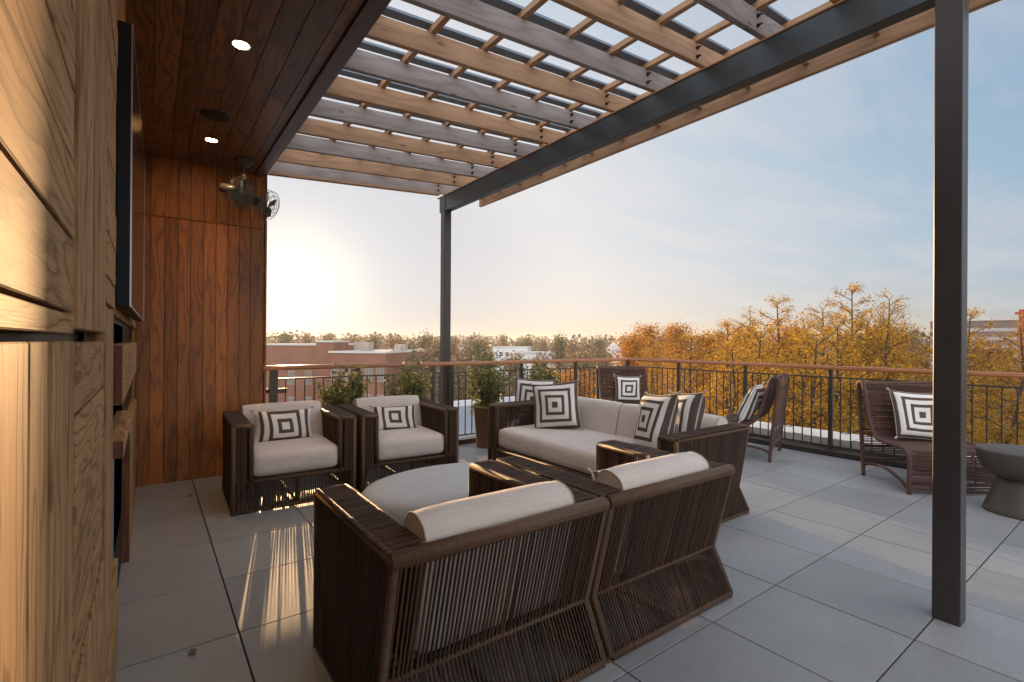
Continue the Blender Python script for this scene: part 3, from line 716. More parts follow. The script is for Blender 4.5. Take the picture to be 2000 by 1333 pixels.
# ------------------------------------------------------------------ woven club chairs and sofa
CH = .685
def woven_seat(name, label, cat, W_, D, waist, nback, loc, rz, group=None, aw=.135, backs=1, cordm='cord'):
    t = thing(name, label, cat, loc, rz, group); hw, hd = W_ / 2, D / 2; zw, zb = .235, .022; H_ = CH - .020
    m = M[cordm]; yb = -hd; yw = -hd + waist
    fr = MB(); rr_ = .019
    def ln(pts, r=rr_): fr.tube(pts, r, 8)
    for sx in (-1, 1):
        xo, xi = sx * (hw - rr_), sx * (hw - aw)
        ln([(xo, hd - rr_, H_), (xo, yb + rr_, H_)]); ln([(xi, hd - rr_, H_), (xi, yb + .05, H_)])
        ln([(xo - sx * .0, hd - rr_, H_), (xi, hd - rr_, H_)])
        ln([(xo, hd - rr_, 0.0), (xo, hd - rr_, H_)]); ln([(xi, hd - rr_, zw), (xi, hd - rr_, H_)])
        ln([(xo, yb + rr_, H_), (xo, yw, zw), (xo, yb + rr_, zb)], .018)
        ln([(xo, hd - rr_, zw), (xo, yw, zw)], .014); ln([(xo, hd - rr_, zb), (xo, yb + rr_, zb)], .018)
        ln([(xi, hd - rr_, zw), (xi, yw, zw)], .012)
        ln([(xo, hd - .05, zb), (xo * .35, yw + .05, zw)], .010); ln([(xo, yb + .02, zb), (xo * .35, hd - .05, zw)], .010)
        for ey in (hd - .02, yb + .03): fr.tube([(xo, ey, 0), (xo, ey, .012)], .02, 8)
    ln([(-hw + rr_, yw, zw), (hw - rr_, yw, zw)], .015); ln([(-hw + rr_, yb + rr_, zb), (hw - rr_, yb + rr_, zb)], .018)
    ln([(-hw + rr_, hd - rr_, zw), (hw - rr_, hd - rr_, zw)], .016); ln([(-hw + rr_, hd - rr_, zb), (hw - rr_, hd - rr_, zb)], .018)
    nl = max(1, round(W_ / .95))
    for k in range(nl):
        x = -hw + W_ * (k + .5) / nl; ln([(x, hd - rr_, zb), (x, hd - rr_, zw)], .013)
        ln([(x, hd - rr_, zb), (x, yb + .03, zb)], .011)
    fr.build('frame', M['cord_wrap'], t)
    br = MB(); 
    br.tube([(-hw + .004, yb + .03, H_ - .004), (hw - .004, yb + .03, H_ - .004)], .030, 10); br.build('back_rail', M['cord_wrap'], t)
    cr_ = .0051; st = .0165
    rr = random.Random(int(W_ * 100))
    J = lambda a=.0016: rr.uniform(-a, a)
    base = MB()
    for sx in (-1, 1):
        arm = MB(); xo, xi = sx * (hw - .006), sx * (hw - aw + .006)
        n = int((D - .05) / st)
        for k in range(n):
            f = (k + .5) / n; yt = hd - .03 - (D - .06) * f; y2 = hd - .03 + (yw - hd + .03) * f + J()
            arm.rod((xo, yt + J(), H_ + .004), (xo + J(), y2, zw), cr_)
            base.rod((xo, y2, zw), (xo, hd - .03 + (yb - hd + .06) * f + J(), zb), cr_)
            if yt > yb + .06: arm.rod((xi, yt + J(), H_ + .004), (xi + J(), min(hd - .03, max(yw + .01, y2)), zw), cr_)
            if yt > yb + .07: arm.rod((xo + sx * .004, yt + J(), H_ + .0150), (xi - sx * .004, yt + J(), H_ + .0150), cr_ * 1.1)
        for k in range(8):
            x = sx * (hw - .03 - (aw - .06) * (k + .5) / 8); arm.rod((x + J(), hd - .004, H_), (x + J(), hd - .004, zw), cr_)
        arm.build('arm_weave', m, t)
    bw = MB(); n = int((W_ - .05) / .0165)
    for k in range(n):
        x = -hw + .025 + (W_ - .05) * (k + .5) / n
        bw.rod((x + J(), yb + .004, H_), (x + J(.003), yw - .008, zw), cr_)
        base.rod((x, yw - .008, zw), (x + J(), yb + .004, zb), cr_)
        base.rod((x + J(), hd - .004, zw), (x + J(), hd - .004, zb), cr_ * .9)
    bw.build('back_weave', m, t); base.build('base_weave', m, t)
    pl = MB(); n = int((D - waist) / .045)
    for k in range(n):
        y = hd - .04 - (D - waist - .06) * k / max(1, n - 1); pl.box((0, y, zw + .018), (W_ - .05, .018, .006))
    pl.build('seat_slats', m, t)
    # cushions
    sw = W_ - 2 * aw - .006; sd = D - .13
    mb = cushion_mb((sw, sd, .195), .055, .016, 12); s = mb.build('seat_cushion', M['cushion'], t, (0, hd - .012 - sd / 2, zw + .022))
    seam((sw, sd, 0), .006, .150).build('piping', M['piping'], s)
    bwid = sw / backs
    for k in range(backs):
        x = -sw / 2 + bwid * (k + .5)
        bl, bt, bh = bwid - .006, .185, .365
        prof = [(.5, 0), (.5, .55), (.47, .80), (.36, .945), (.15, 1.0), (-.10, 1.0), (-.34, .945), (-.47, .80), (-.5, .55), (-.5, 0)]
        pc = [Vector((p.x, p.y, 0)) for p in [Vector((q_.x * bt, q_.y * bh, 0)) for q_ in catmull([(a, c, 0) for a, c in prof], 3)]]
        mb = MB(); nu = 16
        def bf(s, t_, pc=pc, bl=bl, bh=bh):
            i = min(len(pc) - 1, int(round(t_ * (len(pc) - 1)))); e = 2 * s - 1; k = 1 - .05 * abs(e) ** 6 
            sag = 1 + .035 * (1 - e * e) * math.sin(3.1 * pc[i].y / bh)
            y = pc[i].x * k * sag; z = bh * .5 + (pc[i].y - bh * .5) * k
            return (e * bl / 2, y, z), (e * bl / 2, t_ * .8)
        mb.grid(bf, nu, len(pc) - 1)
        for e in (-1, 1):
            cen = Vector((e * (bl / 2 + .008), 0, bh * .5)); ring = [Vector(bf((e + 1) / 2, i / (len(pc) - 1))[0]) for i in range(len(pc))]
            for i in range(len(ring)):
                p, q_ = ring[i], ring[(i + 1) % len(ring)]
                tri = [cen, p, q_] if e < 0 else [cen, q_, p]
                mb.quad(tri, [(v_.y, v_.z) for v_ in tri], True)
        b = mb.build('back_cushion', M['cushion'], t, (x, yb + .112 + bt / 2, .392)); b.rotation_euler = (R(12), 0, 0)
        for e in (-1, 1):
            w = MB(); w.tube([Vector(bf((e + 1) / 2, i / (len(pc) - 1))[0]) + Vector((-e * .002, 0, 0)) for i in range(len(pc))], .0042, 6, closed=True); w.build('welt', M['piping'], b)
    return t
grp = 'woven club armchairs round the low table'
CW, CD = .94, .87
chC = woven_seat('armchair', 'woven brown club chair seen from behind, nearest the camera on the left', 'armchair', CW, CD, .125, 70, (1.05, 1.81, 0), 0, grp)
def chair_copy(label, loc, rz):
    c = copy_tree(chC); c['label'] = label; c.location = loc; c.rotation_euler = (0, 0, rz); return c
chair_copy('woven brown club chair seen from behind, between the nearest chair and the sofa', (2.005, 1.81, 0), R(-.5))
chair_copy('woven brown club chair facing the camera in front of the cedar wall', (.985, 4.63, 0), R(180 - 2))
chair_copy('woven brown club chair facing the camera, its back to the potted shrubs and post', (1.97, 4.58, 0), R(180 - 3))
woven_seat('sofa', 'long woven brown sofa with pale cushions, facing the low round table', 'sofa', 2.28, .96, .17, 150, (3.31, 3.12, 0), R(90), None, .15, 2, 'cord')

# ------------------------------------------------------------------ low table and side table
ot = MB()
ot.lathe([(.30, 0), (.36, .004), (.43, .05), (.475, .14), (.495, .25), (.50, .33), (.493, .375), (.472, .402), (.43, .416), (.36, .421), (.001, .423)], 64, sx=1.27, sy=.88)
tag(ot.build('coffee_table', M['resin'], None, (1.65, 2.86, 0)), 'low round grey drum table with soft edges between the armchairs', 'table')
st_ = thing('side_table', 'dark hourglass side table at the right edge of the terrace', 'table', (5.54, .73, 0))
mb = MB(); mb.lathe([(.225, .0), (.23, .008), (.222, .03), (.165, .20), (.142, .275)], 48); mb.build('base', M['stone_table'], st_)
mb = MB(); mb.lathe([(.142, .2755), (.19, .30), (.235, .345), (.262, .41), (.272, .475), (.272, .492), (.266, .498), (.001, .4985)], 48); mb.build('top', M['stone_table'], st_)

# ------------------------------------------------------------------ woven lounge chairs
def lounge(label, loc, f, w=.74):
    t = thing('lounge_chair', label, 'lounge chair', loc, math.atan2(-f[0], f[1]), 'armless woven lounge chairs by the railing')
    prof = [(-.315, 0), (-.335, .25), (-.37, .60), (-.405, .86), (-.395, .925), (-.355, .945), (-.315, .90), (-.26, .70), (-.20, .52), (-.13, .425), (-.03, .40), (.15, .395), (.25, .385), (.30, .345), (.315, .26), (.312, 0)]
    c = catmull([(0, y, z) for y, z in prof], 5)
    for sx in (-1, 1):
        mb = MB(); x = sx * w / 2
        mb.tube([(x, p.y, p.z) for p in c], .019, 8)
        mb.tube([Vector((x, p.y, p.z)) for p in catmull([(0, .312, .03), (0, .20, .10), (0, 0, .155), (0, -.18, .145), (0, -.28, .12), (0, -.325, .08)], 5)], .014, 8)
        mb.build('side_frame', M['cord_plum'], t)
    ln = [0]
    for i in range(1, len(c)): ln.append(ln[-1] + (c[i] - c[i - 1]).length)
    def at(d):
        for i in range(1, len(c)):
            if ln[i] >= d: k = (d - ln[i - 1]) / max(1e-9, ln[i] - ln[i - 1]); return c[i - 1].lerp(c[i], k)
        return c[-1]
    rr = random.Random(3)
    ws = MB(); wb = MB(); d = .14
    topd = next(ln[i] for i in range(len(c)) if c[i].z > .94)
    while d < ln[-1] - .02:
        p = at(d); j = rr.uniform(-.004, .004)
        (wb if d < topd else ws).tube([(-w / 2, p.y, p.z + j), (0, p.y + (.006 if d > topd else -.004), p.z + rr.uniform(-.004, .004) - .004), (w / 2, p.y, p.z - j)], .0056, 5, cap=False)
        d += .0165 if d < topd else .0128
    wb.build('rear_weave', M['cord_plum'], t); ws.build('seat_weave', M['cord_plum'], t)
    mb = MB()
    for fx in (-.18, .18):
        mb.tube([Vector((fx, p.y, p.z - .008)) for p in c[int(len(c) * .42):-2]], .007, 6)
    for y, z in ((-.335, .30), (.31, .10), (-.03, .385)): mb.tube([(-w / 2, y, z), (w / 2, y, z)], .010, 6)
    mb.build('cross_bars', M['cord_plum'], t)
    return t
lounge('plum brown woven lounge chair facing the terrace, next to the hourglass side table', (5.90, 1.41, 0), (-.645, -.76))
lounge('plum brown woven lounge chair seen side on, behind the sofa against the side railing', (5.84, 3.12, 0), (-.30, .95))
lounge('dark woven lounge chair facing the camera in the corner of the railings', (5.76, 4.86, 0), (-.49, -.87))

# ------------------------------------------------------------------ throw pillows
def facing(p): return math.atan2(-(0 - p[0]), (0 - p[1]))
pillow('pillow', 'oblong striped pillow on the armchair by the cedar wall', .47, .265, (.955, 4.63, .455), (R(-14), 0, R(-3)), 'stripe_small', .06)
pillow('pillow', 'oblong striped pillow on the armchair in front of the steel post', .42, .245, (1.95, 4.55, .455), (R(-24), 0, R(-12)), 'stripe_small', .055)
pillow('pillow', 'square striped pillow tucked behind another at the left end of the sofa', .46, .46, (3.47, 4.30, .455), (R(-12), R(2), R(-46)), 'stripe', .08)
pillow('pillow', 'square striped pillow leaning in front at the left end of the sofa', .475, .475, (3.28, 3.67, .455), (R(-14), R(-7), R(-52)), 'stripe', .085)
pillow('pillow', 'square striped pillow turned sideways at the right end of the sofa', .48, .48, (3.22, 2.52, .455), (R(-18), R(-6), R(-112)), 'stripe', .09)
pillow('pillow', 'square striped pillow resting against the right arm of the sofa', .48, .48, (3.48, 2.46, .455), (R(-16), R(-5), R(-112)), 'stripe', .09)
pillow('pillow', 'square striped pillow on the corner lounge chair', .40, .40, (5.83, 4.93, .43), (R(-16), R(3), math.atan2(.49, .87) * -1), 'stripe_small', .06)
pillow('pillow', 'square striped pillow seen edge on, on the side facing lounge chair', .44, .44, (5.66, 3.05, .43), (R(-22), 0, math.atan2(.30, -.95) + math.pi + R(35) + math.pi), 'stripe_small', .07)
pillow('pillow', 'square striped pillow on the lounge chair behind the front steel post', .46, .46, (5.90, 1.44, .43), (R(-20), R(4), R(-40.3)), 'stripe', .07)
pillow('pillow', 'striped pillow corner peeping past the back cushion of the second chair', .42, .26, (1.93, 1.62, .45), (R(14), 0, R(180)), 'stripe_small', .06)

# ------------------------------------------------------------------ foliage
def leaf_quad(mb, p, s, rr, aspect=.55, fold=True):
    a = Vector((rr.gauss(0, 1), rr.gauss(0, 1), rr.gauss(0, .7))); a = a.normalized() if a.length > 1e-6 else Vector((1, 0, 0))
    n = Vector((rr.gauss(0, 1), rr.gauss(0, 1), rr.gauss(0, 1))); b = a.cross(n); b = b.normalized() if b.length > 1e-6 else Vector((0, 0, 1))
    p = Vector(p); w = s * aspect * .5
    mb.quad([p, p + a * s * .5 + b * w, p + a * s, p + a * s * .5 - b * w], [(0, .5), (.5, 1), (1, .5), (.5, 0)])
def shrub(label, loc, seed, h=.62, rad=.27, pot_h=.52, pr0=.135, pr1=.185, lime=True):
    rr = random.Random(seed)
    t = thing('potted_shrub', label, 'potted plant', loc, rr.uniform(0, 6), 'potted holly shrubs along the railing')
    mb = MB(); mb.lathe([(pr0, 0), (pr0 + .004, .01), (pr1 - .006, pot_h - .03), (pr1 + .006, pot_h - .028), (pr1 + .008, pot_h), (pr1 - .014, pot_h), (pr1 - .02, pot_h - .04)], 36); mb.build('pot', M['terracotta'], t)
    mb = MB(); mb.lathe([(.001, pot_h - .035), (pr1 - .018, pot_h - .04)], 24); mb.build('soil', M['soil'], t)
    st = MB(); lf = MB()
    for k in range(26):
        a = rr.uniform(0, 6.283); r0 = rr.uniform(0, .07); r1 = rad * rr.uniform(.25, 1.0); hh = h * rr.uniform(.45, 1.0) * (1.15 - .55 * r1 / rad)
        p0 = Vector((r0 * math.cos(a), r0 * math.sin(a), pot_h - .04)); p3 = Vector((r1 * math.cos(a), r1 * math.sin(a), pot_h + hh))
        p1 = p0.lerp(p3, .4) + Vector((rr.uniform(-.03, .03), rr.uniform(-.03, .03), .03))
        st.tube([p0, p1, p3], .0045, 5, r2=.0015)
        m_ = 46
        for j in range(m_):
            f = .18 + .82 * j / m_; q = (p0.lerp(p1, f / .4) if f < .4 else p1.lerp(p3, (f - .4) / .6))
            q = q + Vector((rr.gauss(0, .026), rr.gauss(0, .026), rr.gauss(0, .02)))
            leaf_quad(lf, q, rr.uniform(.038, .066), rr, .58)
    st.build('stems', M['twig'], t); lf.build('foliage', M['leaf_holly'], t)
    if lime:
        l2 = MB(); l2.lathe([(.02, pot_h - .03), (pr1 * .8, pot_h + .012)], 12)
        for k in range(14):
            a = k * .449; l2.tube([(0, 0, pot_h), (pr1 * .9 * math.cos(a), pr1 * .9 * math.sin(a), pot_h + .03), (pr1 * 1.2 * math.cos(a), pr1 * 1.2 * math.sin(a), pot_h - .10)], .003, 4)
        for k in range(130):
            a = rr.uniform(0, 6.283); r = pr1 * rr.uniform(.5, 1.35); leaf_quad(l2, (r * math.cos(a), r * math.sin(a), pot_h + rr.uniform(-.14, .07) * (1 if r > pr1 else .3) + .02), rr.uniform(.03, .055), rr, .6)
        l2.build('trailing_plant', M['leaf_lime'], t)
    return t
shrub('dense potted holly shrub behind the armchair by the cedar wall', (1.66, 5.24, 0), 11, .60, .30, lime=False)
shrub('tall potted holly shrub left of the far steel post, one sprig above the handrail', (2.40, 5.20, 0), 12, .76, .34)
shrub('potted holly shrub with lime trailing plant in a tapered pot at the sofa end', (3.46, 5.20, 0), 13, .74, .30)
shrub('potted holly shrub rising behind the two sofa pillows', (4.36, 5.24, 0), 14, .63, .27)

# ------------------------------------------------------------------ the town beyond: ground, roofs, buildings
GZ = -14.0
g = MB()
def gfn(s, t):
    x = -1290 + 2580 * s; y = -1290 + 2580 * t; r = math.hypot(x, y)
    z = GZ + 10 * max(0, min(1, (r - 420) / 900)) + 1.0 * math.sin(x * .011) * math.cos(y * .013) * min(1, r / 300)
    return (x, y, z), (x, y)
g.grid(gfn, 90, 90); tag(g.build('ground', M['ground']), 'brown autumn ground of the town below the terrace', 'ground', kind='structure')
def at(u, v_px, depth):
    """a point that the photograph shows at pixel u, v (2000 px wide) and this depth in metres"""
    return Vector((0, 0, CAMZ)) + depth * (fw + (u - 1000) / 960.85 * rt - (v_px - 666.5) / 960.85 * up)
rd = MB(); a = at(1560, 800, 55); 
rd.box((34, 12, GZ + .9), (9, 160, .12)); tag(rd.build('road', M['asphalt']), 'grey street running below the autumn trees', 'road', kind='structure')
def bldg(name, label, u0, u1, vtop, depth, thick, wallm, rot=0, wins=None, cat='building', trim=True, roofm='roof_grey', winm='window_pale', frame=False):
    """block whose front faces the terrace between columns u0 and u1; wins = (columns, rows, w, h, first drop, row step)"""
    dd = depth if isinstance(depth, tuple) else (depth, depth)
    p0, p1 = at(u0, vtop, dd[0]), at(u1, vtop, dd[1]); p1.z = p0.z; mid = (p0 + p1) / 2; w = (p1 - p0).length; top = mid.z
    d = (p1 - p0); rz = math.atan2(d.y, d.x) + rot
    t = thing(name, label, cat, (mid.x, mid.y, GZ), rz); h = top - GZ
    mb = MB()
    W2 = w / 2
    for (ax, bx_, ay, by_) in ((-W2, W2, 0, 0), (W2, W2, 0, thick), (W2, -W2, thick, thick), (-W2, -W2, thick, 0)):
        ll = math.hypot(bx_ - ax, by_ - ay)
        mb.quad([(ax, ay, -2), (bx_, by_, -2), (bx_, by_, h), (ax, ay, h)], [(0, -2), (ll, -2), (ll, h), (0, h)])
    mb.build('wall', M[wallm], t)
    mb = MB(); mb.box((0, thick / 2, h + .02), (w - .1, thick - .1, .1)); mb.build('roof', M[roofm], t)
    if trim:
        for c_, z_ in (((0, -.04, h + .06), (w + .2, .2, .24)), ((0, thick + .04, h + .06), (w + .2, .2, .24)), ((-W2 - .01, thick / 2, h + .06), (.2, thick - .2, .24)), ((W2 + .01, thick / 2, h + .06), (.2, thick - .2, .24))):
            mb = MB(); mb.box(c_, z_); mb.build('roof_edge', M['trim'], t)
    if wins:
        nc, nr, ww, wh, drop, step = wins
        for r_ in range(nr):
            for c in range(nc):
                x = -W2 + w * (c + .5) / nc; z = h - drop - r_ * step
                f = MB(); f.box((x, -.02, z), (ww, .10, wh)); fo = f.build('window', M['frame_tan'], t)
                pn = MB()
                for k in (-1, 1): pn.box((x + k * ww * .23, -.075, z), (ww * .40, .03, wh * .88))
                pn.build('pane', M[winm], fo)
    return t
bldg('brick_building', 'long red brick wing with pale roof edge and tall windows beyond the far railing', 640, 757, 689, 62, 26, 'brick', R(-9), (5, 3, 1.0, 2.0, 2.6, 3.6))
bldg('brick_building', 'taller red brick block with stepped roof at the left, below the setting sun', 521, 652, 674, 68, 18, 'brick', R(4), (4, 3, .9, 1.9, 4.5, 3.6))
bldg('brick_tower', 'narrow brick stair tower rising between the two brick blocks', 618, 650, 668, 66, 8, 'brick', R(4), None)
for bo, us in ((bpy.data.objects['brick_building'], ((-3.5, 9, 2.2, 1.3), (1.0, 12, 1.6, 1.0), (2.6, 7, 1.0, .8))), (bpy.data.objects['brick_building.001'], ((2.2, 9, 1.6, .7),))):
    top = max(v[2] for c in bo.children if c.name.startswith('wall') for v in c.bound_box)
    for x_, y_, w_, h_ in us:
        mb = MB(); mb.box((x_, y_, top + h_ / 2), (w_, w_ * .8, h_), bev=.05); mb.build('roof_unit', M['frame_tan'], bo)
bldg('white_building', 'white flat roofed building among trees left of the sofa pillows', 962, 1030, 679, 150, 20, 'white_wall', R(-6), (6, 2, 1.1, 1.2, 2.0, 3.2), winm='glass_dark')
bldg('white_building', 'low white shed in front of the white flat roofed building', 1000, 1084, 690, 130, 18, 'white_wall', R(-6), (5, 1, 1.2, 1.0, 2.0, 3.2), winm='glass_dark')
bldg('white_house', 'small white house front between trees right of the far steel post', 898, 914, 680, 170, 10, 'white_wall', 0, (2, 2, .8, 1.2, 1.8, 2.6), winm='glass_dark')
gh = bldg('white_house', 'pale gabled house at the edge of the orange tree', 1186, 1214, 684, 140, 10, 'white_wall', R(-10), (2, 2, .8, 1.2, 1.8, 2.6), winm='glass_dark', trim=False)
hh = at(1200, 684, 140).z - GZ; ww_ = 28 / 960.85 * 140
mb = MB(); a_, b_, c2 = Vector((-ww_ / 2 - .3, -.3, hh)), Vector((ww_ / 2 + .3, -.3, hh)), Vector((0, -.3, hh + 2.2)); of = Vector((0, 10.6, 0))
mb.quad([a_, b_, c2], [(0, 0), (1, 0), (.5, 1)]); mb.quad([b_, b_ + of, c2 + of, c2], [(0, 0), (1, 0), (1, 1), (0, 1)]); mb.quad([a_ + of, a_, c2, c2 + of], [(0, 0), (1, 0), (1, 1), (0, 1)]); mb.quad([b_ + of, a_ + of, c2 + of], [(0, 0), (1, 0), (.5, 1)])
mb.build('gable_roof', M['white_wall'], gh)
bldg('apartment_block', 'wide brown brick apartment block with rows of pale windows behind the front steel post', 1817, 1992, 628, (120, 110), 14, 'brick_grey', 0, (9, 6, 1.7, .8, 2.2, 2.0), winm='window_whitish')
cp = at(2034, 612, 42); ct = thing('brick_chimney', 'dark red brick stack with a flared cap at the right edge', 'chimney', (cp.x, cp.y, GZ), YAW * -1)
mb = MB(); hh = cp.z - GZ
for a0, b0 in (((-.95, -.95), (.95, -.95)), ((.95, -.95), (.95, .95)), ((.95, .95), (-.95, .95)), ((-.95, .95), (-.95, -.95))):
    mb.quad([(*a0, -1), (*b0, -1), (*b0, hh), (*a0, hh)], [(0, 0), (1.9, 0), (1.9, hh), (0, hh)])
mb.build('shaft', M['brick_red'], ct); mb = MB(); mb.box((0, 0, hh + .05), (2.3, 2.3, .22), bev=.05); mb.box((0, 0, hh + .25), (1.9, 1.9, .2)); mb.build('cap', M['brick_red'], ct)
lo = thing('low_building', 'lower flat grey roof with white edge just beyond the far railing', 'building', (0, 0, 0))
mb = MB(); mb.box((16, 22, -9.2), (26, 22, 11)); mb.build('roof_deck', M['asphalt_roof'], lo)
for yy in (33.2, 10.8):
    mb = MB(); mb.box((16, yy, -3.55), (26.6, .4, .5)); mb.build('roof_edge', M['white_wall'], lo)

# ------------------------------------------------------------------ trees
def limb(mb, p, d, ln, r, rr, depth, tips, spread=.55):
    q = p + d * ln; mid = p.lerp(q, .5) + Vector((rr.gauss(0, 1), rr.gauss(0, 1), 0)) * ln * .05
    mb.tube([p, mid, q], r, 6 if r > .05 else 4, r2=r * .62, cap=False)
    tips.append((mid, r)); tips.append((q, r))
    if depth == 0: return
    for k in range(rr.choice((2, 3, 3))):
        nd = (d + Vector((rr.gauss(0, spread), rr.gauss(0, spread), rr.uniform(-.05, .35)))).normalized()
        limb(mb, q if k else mid, nd, ln * rr.uniform(.58, .8), r * .6, rr, depth - 1, tips, spread)
def tree(label, h, seed, lm, nleaf, ls, spread=.5, slim=1.0, depth=5, sigma=.5, group='autumn trees beyond the side railing', lowest=.2, name='autumn_tree', top=2):
    rr = random.Random(seed); t = thing(name, label, 'tree', (0, 0, 0), 0, group)
    tr = MB(); tips = []
    # leader with side limbs
    n = 9; pts = [Vector((0, 0, -.5))]
    for k in range(1, n + 1): pts.append(Vector((rr.gauss(0, .12), rr.gauss(0, .12), h * k / n)) + Vector((pts[-1].x, pts[-1].y, 0)) * .7)
    rad = [max(.012, .17 * (h / 14) * (1 - k / n) ** .9 + .008) for k in range(n + 1)]
    tr.tube(pts, rad, 7, cap=False)
    for k in range(58):
        f = lowest + (1 - lowest) * ((k + rr.random()) / 58) ** .85; z = f * n; i = min(n - 1, int(z)); p = pts[i].lerp(pts[i + 1], z - i)
        a = k * 2.4 + rr.uniform(-.4, .4); upw = rr.uniform(.45, 1.2); d = Vector((math.cos(a), math.sin(a), upw)).normalized()
        ln = h * .19 * slim * (1.02 - f) ** .75 * rr.uniform(.45, 1.2) + .16
        limb(tr, p, d, ln * .62, .035 * (1.15 - f) * (h / 14) + .006, rr, 2, tips, spread)
    tr.build('trunk', M['bark'], t)
    lf = MB(); tw = 0
    for k in range(nleaf):
        c, r = tips[int(len(tips) * rr.random())]
        if c.z > h * top and rr.random() > 1 - .86 * min(1, (c.z / h - top) / (1.02 - top)): continue
        hi = c.z > h * top; sg = sigma * (.32 if hi else 1)
        q = c + Vector((rr.gauss(0, sg), rr.gauss(0, sg), rr.gauss(0, sg * .9)))
        leaf_quad(lf, q, ls * rr.uniform(.6, 1.3) * (.75 if hi else 1), rr, .5)
    lf.build('crown', M[lm], t)
    return t
def put(t, u, vtop, depth, h, rz=0, label=None, wide=None):
    p = at(u, vtop, depth); t.location = (p.x, p.y, p.z - h); t.rotation_euler = (0, 0, rz)
    if wide: t.scale = (wide, wide, 1)
    if label: t['label'] = label
    return t
gold = [tree('golden', 15, 21, 'leaf_gold', 26000, .092, .45, 1.0, sigma=.24, top=.74), tree('golden b', 14, 22, 'leaf_gold', 26000, .092, .5, 1.15, sigma=.30, top=.72)]
oran = tree('orange', 13, 23, 'leaf_orange', 15000, .15, .6, 1.2, sigma=.38)
plan = [  # source, u, vtop, depth, height, label
    (0, 1665, 566, 17.0, 15, 'tall golden tree with a pointed top, the highest above the side railing'),
    (1, 1745, 584, 18.5, 14, 'golden tree with a loose open top just left of the front steel post'),
    (0, 1515, 588, 20.0, 15, 'slim golden tree with a thin bare leader above the side lounge chair'),
    (1, 1598, 606, 21.5, 14, 'golden tree with sparse forked tips between the two tallest trees'),
    (1, 1478, 618, 23.0, 14, 'golden tree with two stubby bare tips nearest the orange trees'),
    (0, 1898, 612, 19.5, 15, 'golden tree in front of the apartment block, right of the front steel post'),
    (1, 1965, 640, 16.0, 14, 'golden tree under the red chimney at the right edge'),
    (0, 1840, 645, 15.0, 15, 'golden tree mostly behind the front steel post'),
    (1, 1700, 632, 16.5, 14, 'low golden tree close behind the near lounge chair'),
    (0, 1420, 636, 19.0, 15, 'low golden tree in line with the sofa end'),
    (1, 1560, 634, 17.0, 14, 'low golden tree filling the gap behind the side lounge chair'),
    (0, 1350, 660, 21.0, 15, 'low golden tree behind the right sofa pillows'),
    (2, 1268, 648, 40.0, 13, 'orange tree nearest the railing corner'),
    (2, 1325, 646, 44.0, 13, 'broad orange tree right of the corner orange tree'),
    (2, 1385, 664, 36.0, 13, 'orange tree half hidden by golden trees'),
    (2, 1235, 668, 34.0, 13, 'low orange tree below the corner handrail'),
    (2, 1120, 742, 30.0, 13, 'low orange tree behind the sofa back and the corner lounge chair'),
    (1, 1290, 676, 26.0, 14, 'low golden tree behind the railing left of the orange trees'),
    (2, 1930, 690, 26.0, 13, 'orange tree low in front of the apartment block'),
    (1, 1630, 640, 14.0, 14, 'golden tree close to the parapet below the tallest golden tree'),
    (0, 1490, 648, 15.5, 15, 'golden tree close to the parapet behind the side lounge chair back'),
    (1, 1770, 640, 15.0, 14, 'golden tree close to the parapet left of the front steel post'),
    (1, 1400, 676, 15.0, 14, 'golden tree close to the parapet behind the sofa end'),
    (2, 1455, 655, 30.0, 13, 'amber tree between the slim golden trees, behind the side railing post'),
    (2, 1540, 652, 32.0, 13, 'amber tree behind the forked golden tree'),
    (2, 1720, 652, 30.0, 13, 'amber tree behind the tallest golden tree'),
    (0, 1600, 660, 13.0, 15, 'golden tree nearest the parapet above the side lounge chair back'),
    (1, 2060, 640, 20.0, 14, 'golden tree cut by the right edge of the view'),
]
used = set(); srcs = [gold[0], gold[1], oran]; hs = [15, 14, 13]; rr = random.Random(4)
for k, (s, u, vt, dp, h, lab) in enumerate(plan):
    t = srcs[s] if s not in used else copy_tree(srcs[s]); used.add(s)
    put(t, u, vt, dp, hs[s], rr.uniform(0, 6.28), lab, rr.uniform(1.1, 1.55))
# mid-distance brown and olive trees
mids = [tree('mid', 13, 31, 'leaf_brown', 2600, .5, .7, 1.5, sigma=.8, group='dull brown trees between the houses', name='bare_tree'),
        tree('mid', 12, 32, 'leaf_olive', 2600, .55, .7, 1.6, sigma=.9, group='dull brown trees between the houses', name='olive_tree')]
mlab = ['thin dull brown tree standing among the houses beyond the far railing', 'dull olive green tree standing among the houses beyond the far railing']
mp_ = [(690, 668, 120, 0), (730, 664, 140, 1), (775, 668, 95, 0), (800, 676, 85, 0), (832, 665, 110, 1), (848, 678, 75, 0), (885, 668, 110, 0), (930, 676, 100, 1), (905, 690, 80, 0), (945, 664, 170, 0), (985, 660, 190, 0), (1030, 664, 200, 1),
       (1060, 672, 160, 0), (1095, 668, 120, 1), (1120, 676, 105, 0), (1150, 680, 95, 0), (1170, 668, 150, 1), (1180, 694, 80, 0), (1130, 702, 70, 0), (1060, 702, 85, 0), (1000, 706, 75, 0), (950, 704, 68, 1), (880, 716, 55, 0), (820, 704, 62, 0), (560, 660, 150, 1), (600, 658, 160, 0), (640, 658, 150, 0), (1410, 654, 150, 1), (1470, 654, 160, 0), (1780, 652, 150, 1), (1240, 662, 150, 0), (1300, 656, 170, 1), (770, 700, 70, 0)]
um = set(); rr = random.Random(9)
for u, vt, dp, s in mp_:
    if s in um: t = copy_tree(mids[s])
    else: t = mids[s]; um.add(s)
    put(t, u, vt, dp, (13, 12)[s], rr.uniform(0, 6.28), mlab[s])
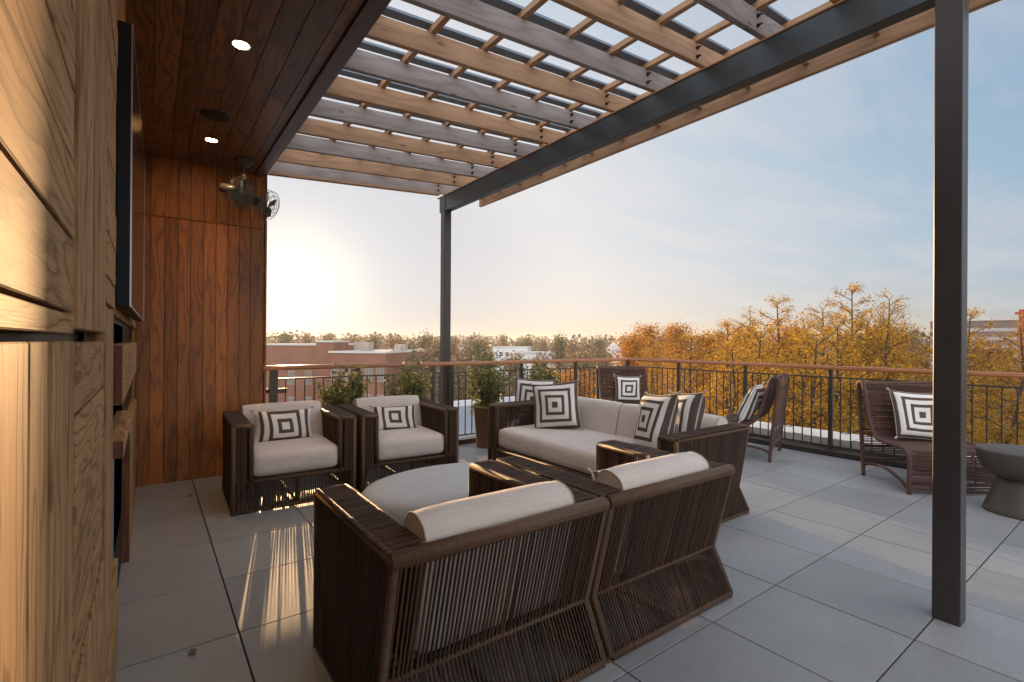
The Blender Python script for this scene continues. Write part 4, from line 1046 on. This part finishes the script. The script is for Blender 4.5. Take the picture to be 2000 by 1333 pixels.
# the far wood along the skyline, one mass
rr = random.Random(14); far = MB()
for k in range(900):
    az = YAW + R(rr.uniform(-52, 52)); d = rr.uniform(190, 620); x, y = d * math.sin(az), d * math.cos(az)
    hgt = rr.uniform(13.5, 19) + 5 * max(0, min(1, (d - 300) / 500)); wdt = rr.uniform(4, 7.5)
    for j in range(72):
        a = rr.uniform(0, 6.283); zz_ = rr.uniform(.25, 1.0); r = wdt * math.sqrt(max(0, 1 - ((zz_ - .55) / .47) ** 2)) * rr.uniform(.3, 1)
        leaf_quad(far, (x + r * math.cos(a), y + r * math.sin(a), GZ + hgt * zz_ + (d > 420) * 1.5), rr.uniform(1.1, 2.2), rr, .8)
tag(far.build('far_wood', M['leaf_far']), 'hazy brown wood along the skyline behind the town', 'wood', kind='stuff')

# ------------------------------------------------------------------ haze over the town
hm = bpy.data.materials.new('haze'); hm.use_nodes = True; hn = hm.node_tree; hn.nodes.clear()
ho = hn.nodes.new('ShaderNodeOutputMaterial'); hv = hn.nodes.new('ShaderNodeVolumePrincipled'); hn.links.new(hv.outputs[0], ho.inputs['Volume'])
hv.inputs['Color'].default_value = (.95, .93, .90, 1); hv.inputs['Density'].default_value = .0005; hv.inputs['Anisotropy'].default_value = .35
hb = MB(); hb.box((0, 0, 0), (2, 2, 2)); h_ = hb.build('haze', hm); h_.scale = (1300, 1300, 15.0); h_.location = (0, 0, -9.6 + 2.6)
tag(h_, 'thin warm evening haze over the town', 'haze', kind='stuff')

# ------------------------------------------------------------------ a few dry leaves on the paving
rr = random.Random(77)
for x_, y_, lab in ((.15, 2.50, 'small dry leaf lying on the paver near the wood wall'), (.30, 4.95, 'small dry leaf lying at the foot of the dark red cedar wall')):
    mb = MB(); a = rr.uniform(0, 6.28); L_ = .05
    def lf_(s, t_, a=a):
        u = s * L_; w = .016 * math.sin(math.pi * min(.98, s + .02)) * (t_ - .5) * 2
        return (u * math.cos(a) - w * math.sin(a), u * math.sin(a) + w * math.cos(a), .003 + .010 * abs(t_ - .5) + .006 * s * s), (s, t_)
    mb.grid(lf_, 6, 4)
    tag(mb.build('fallen_leaf', M['leaf_brown'], None, (x_, y_, 0)), lab, 'leaf', 'dry leaves on the paving')
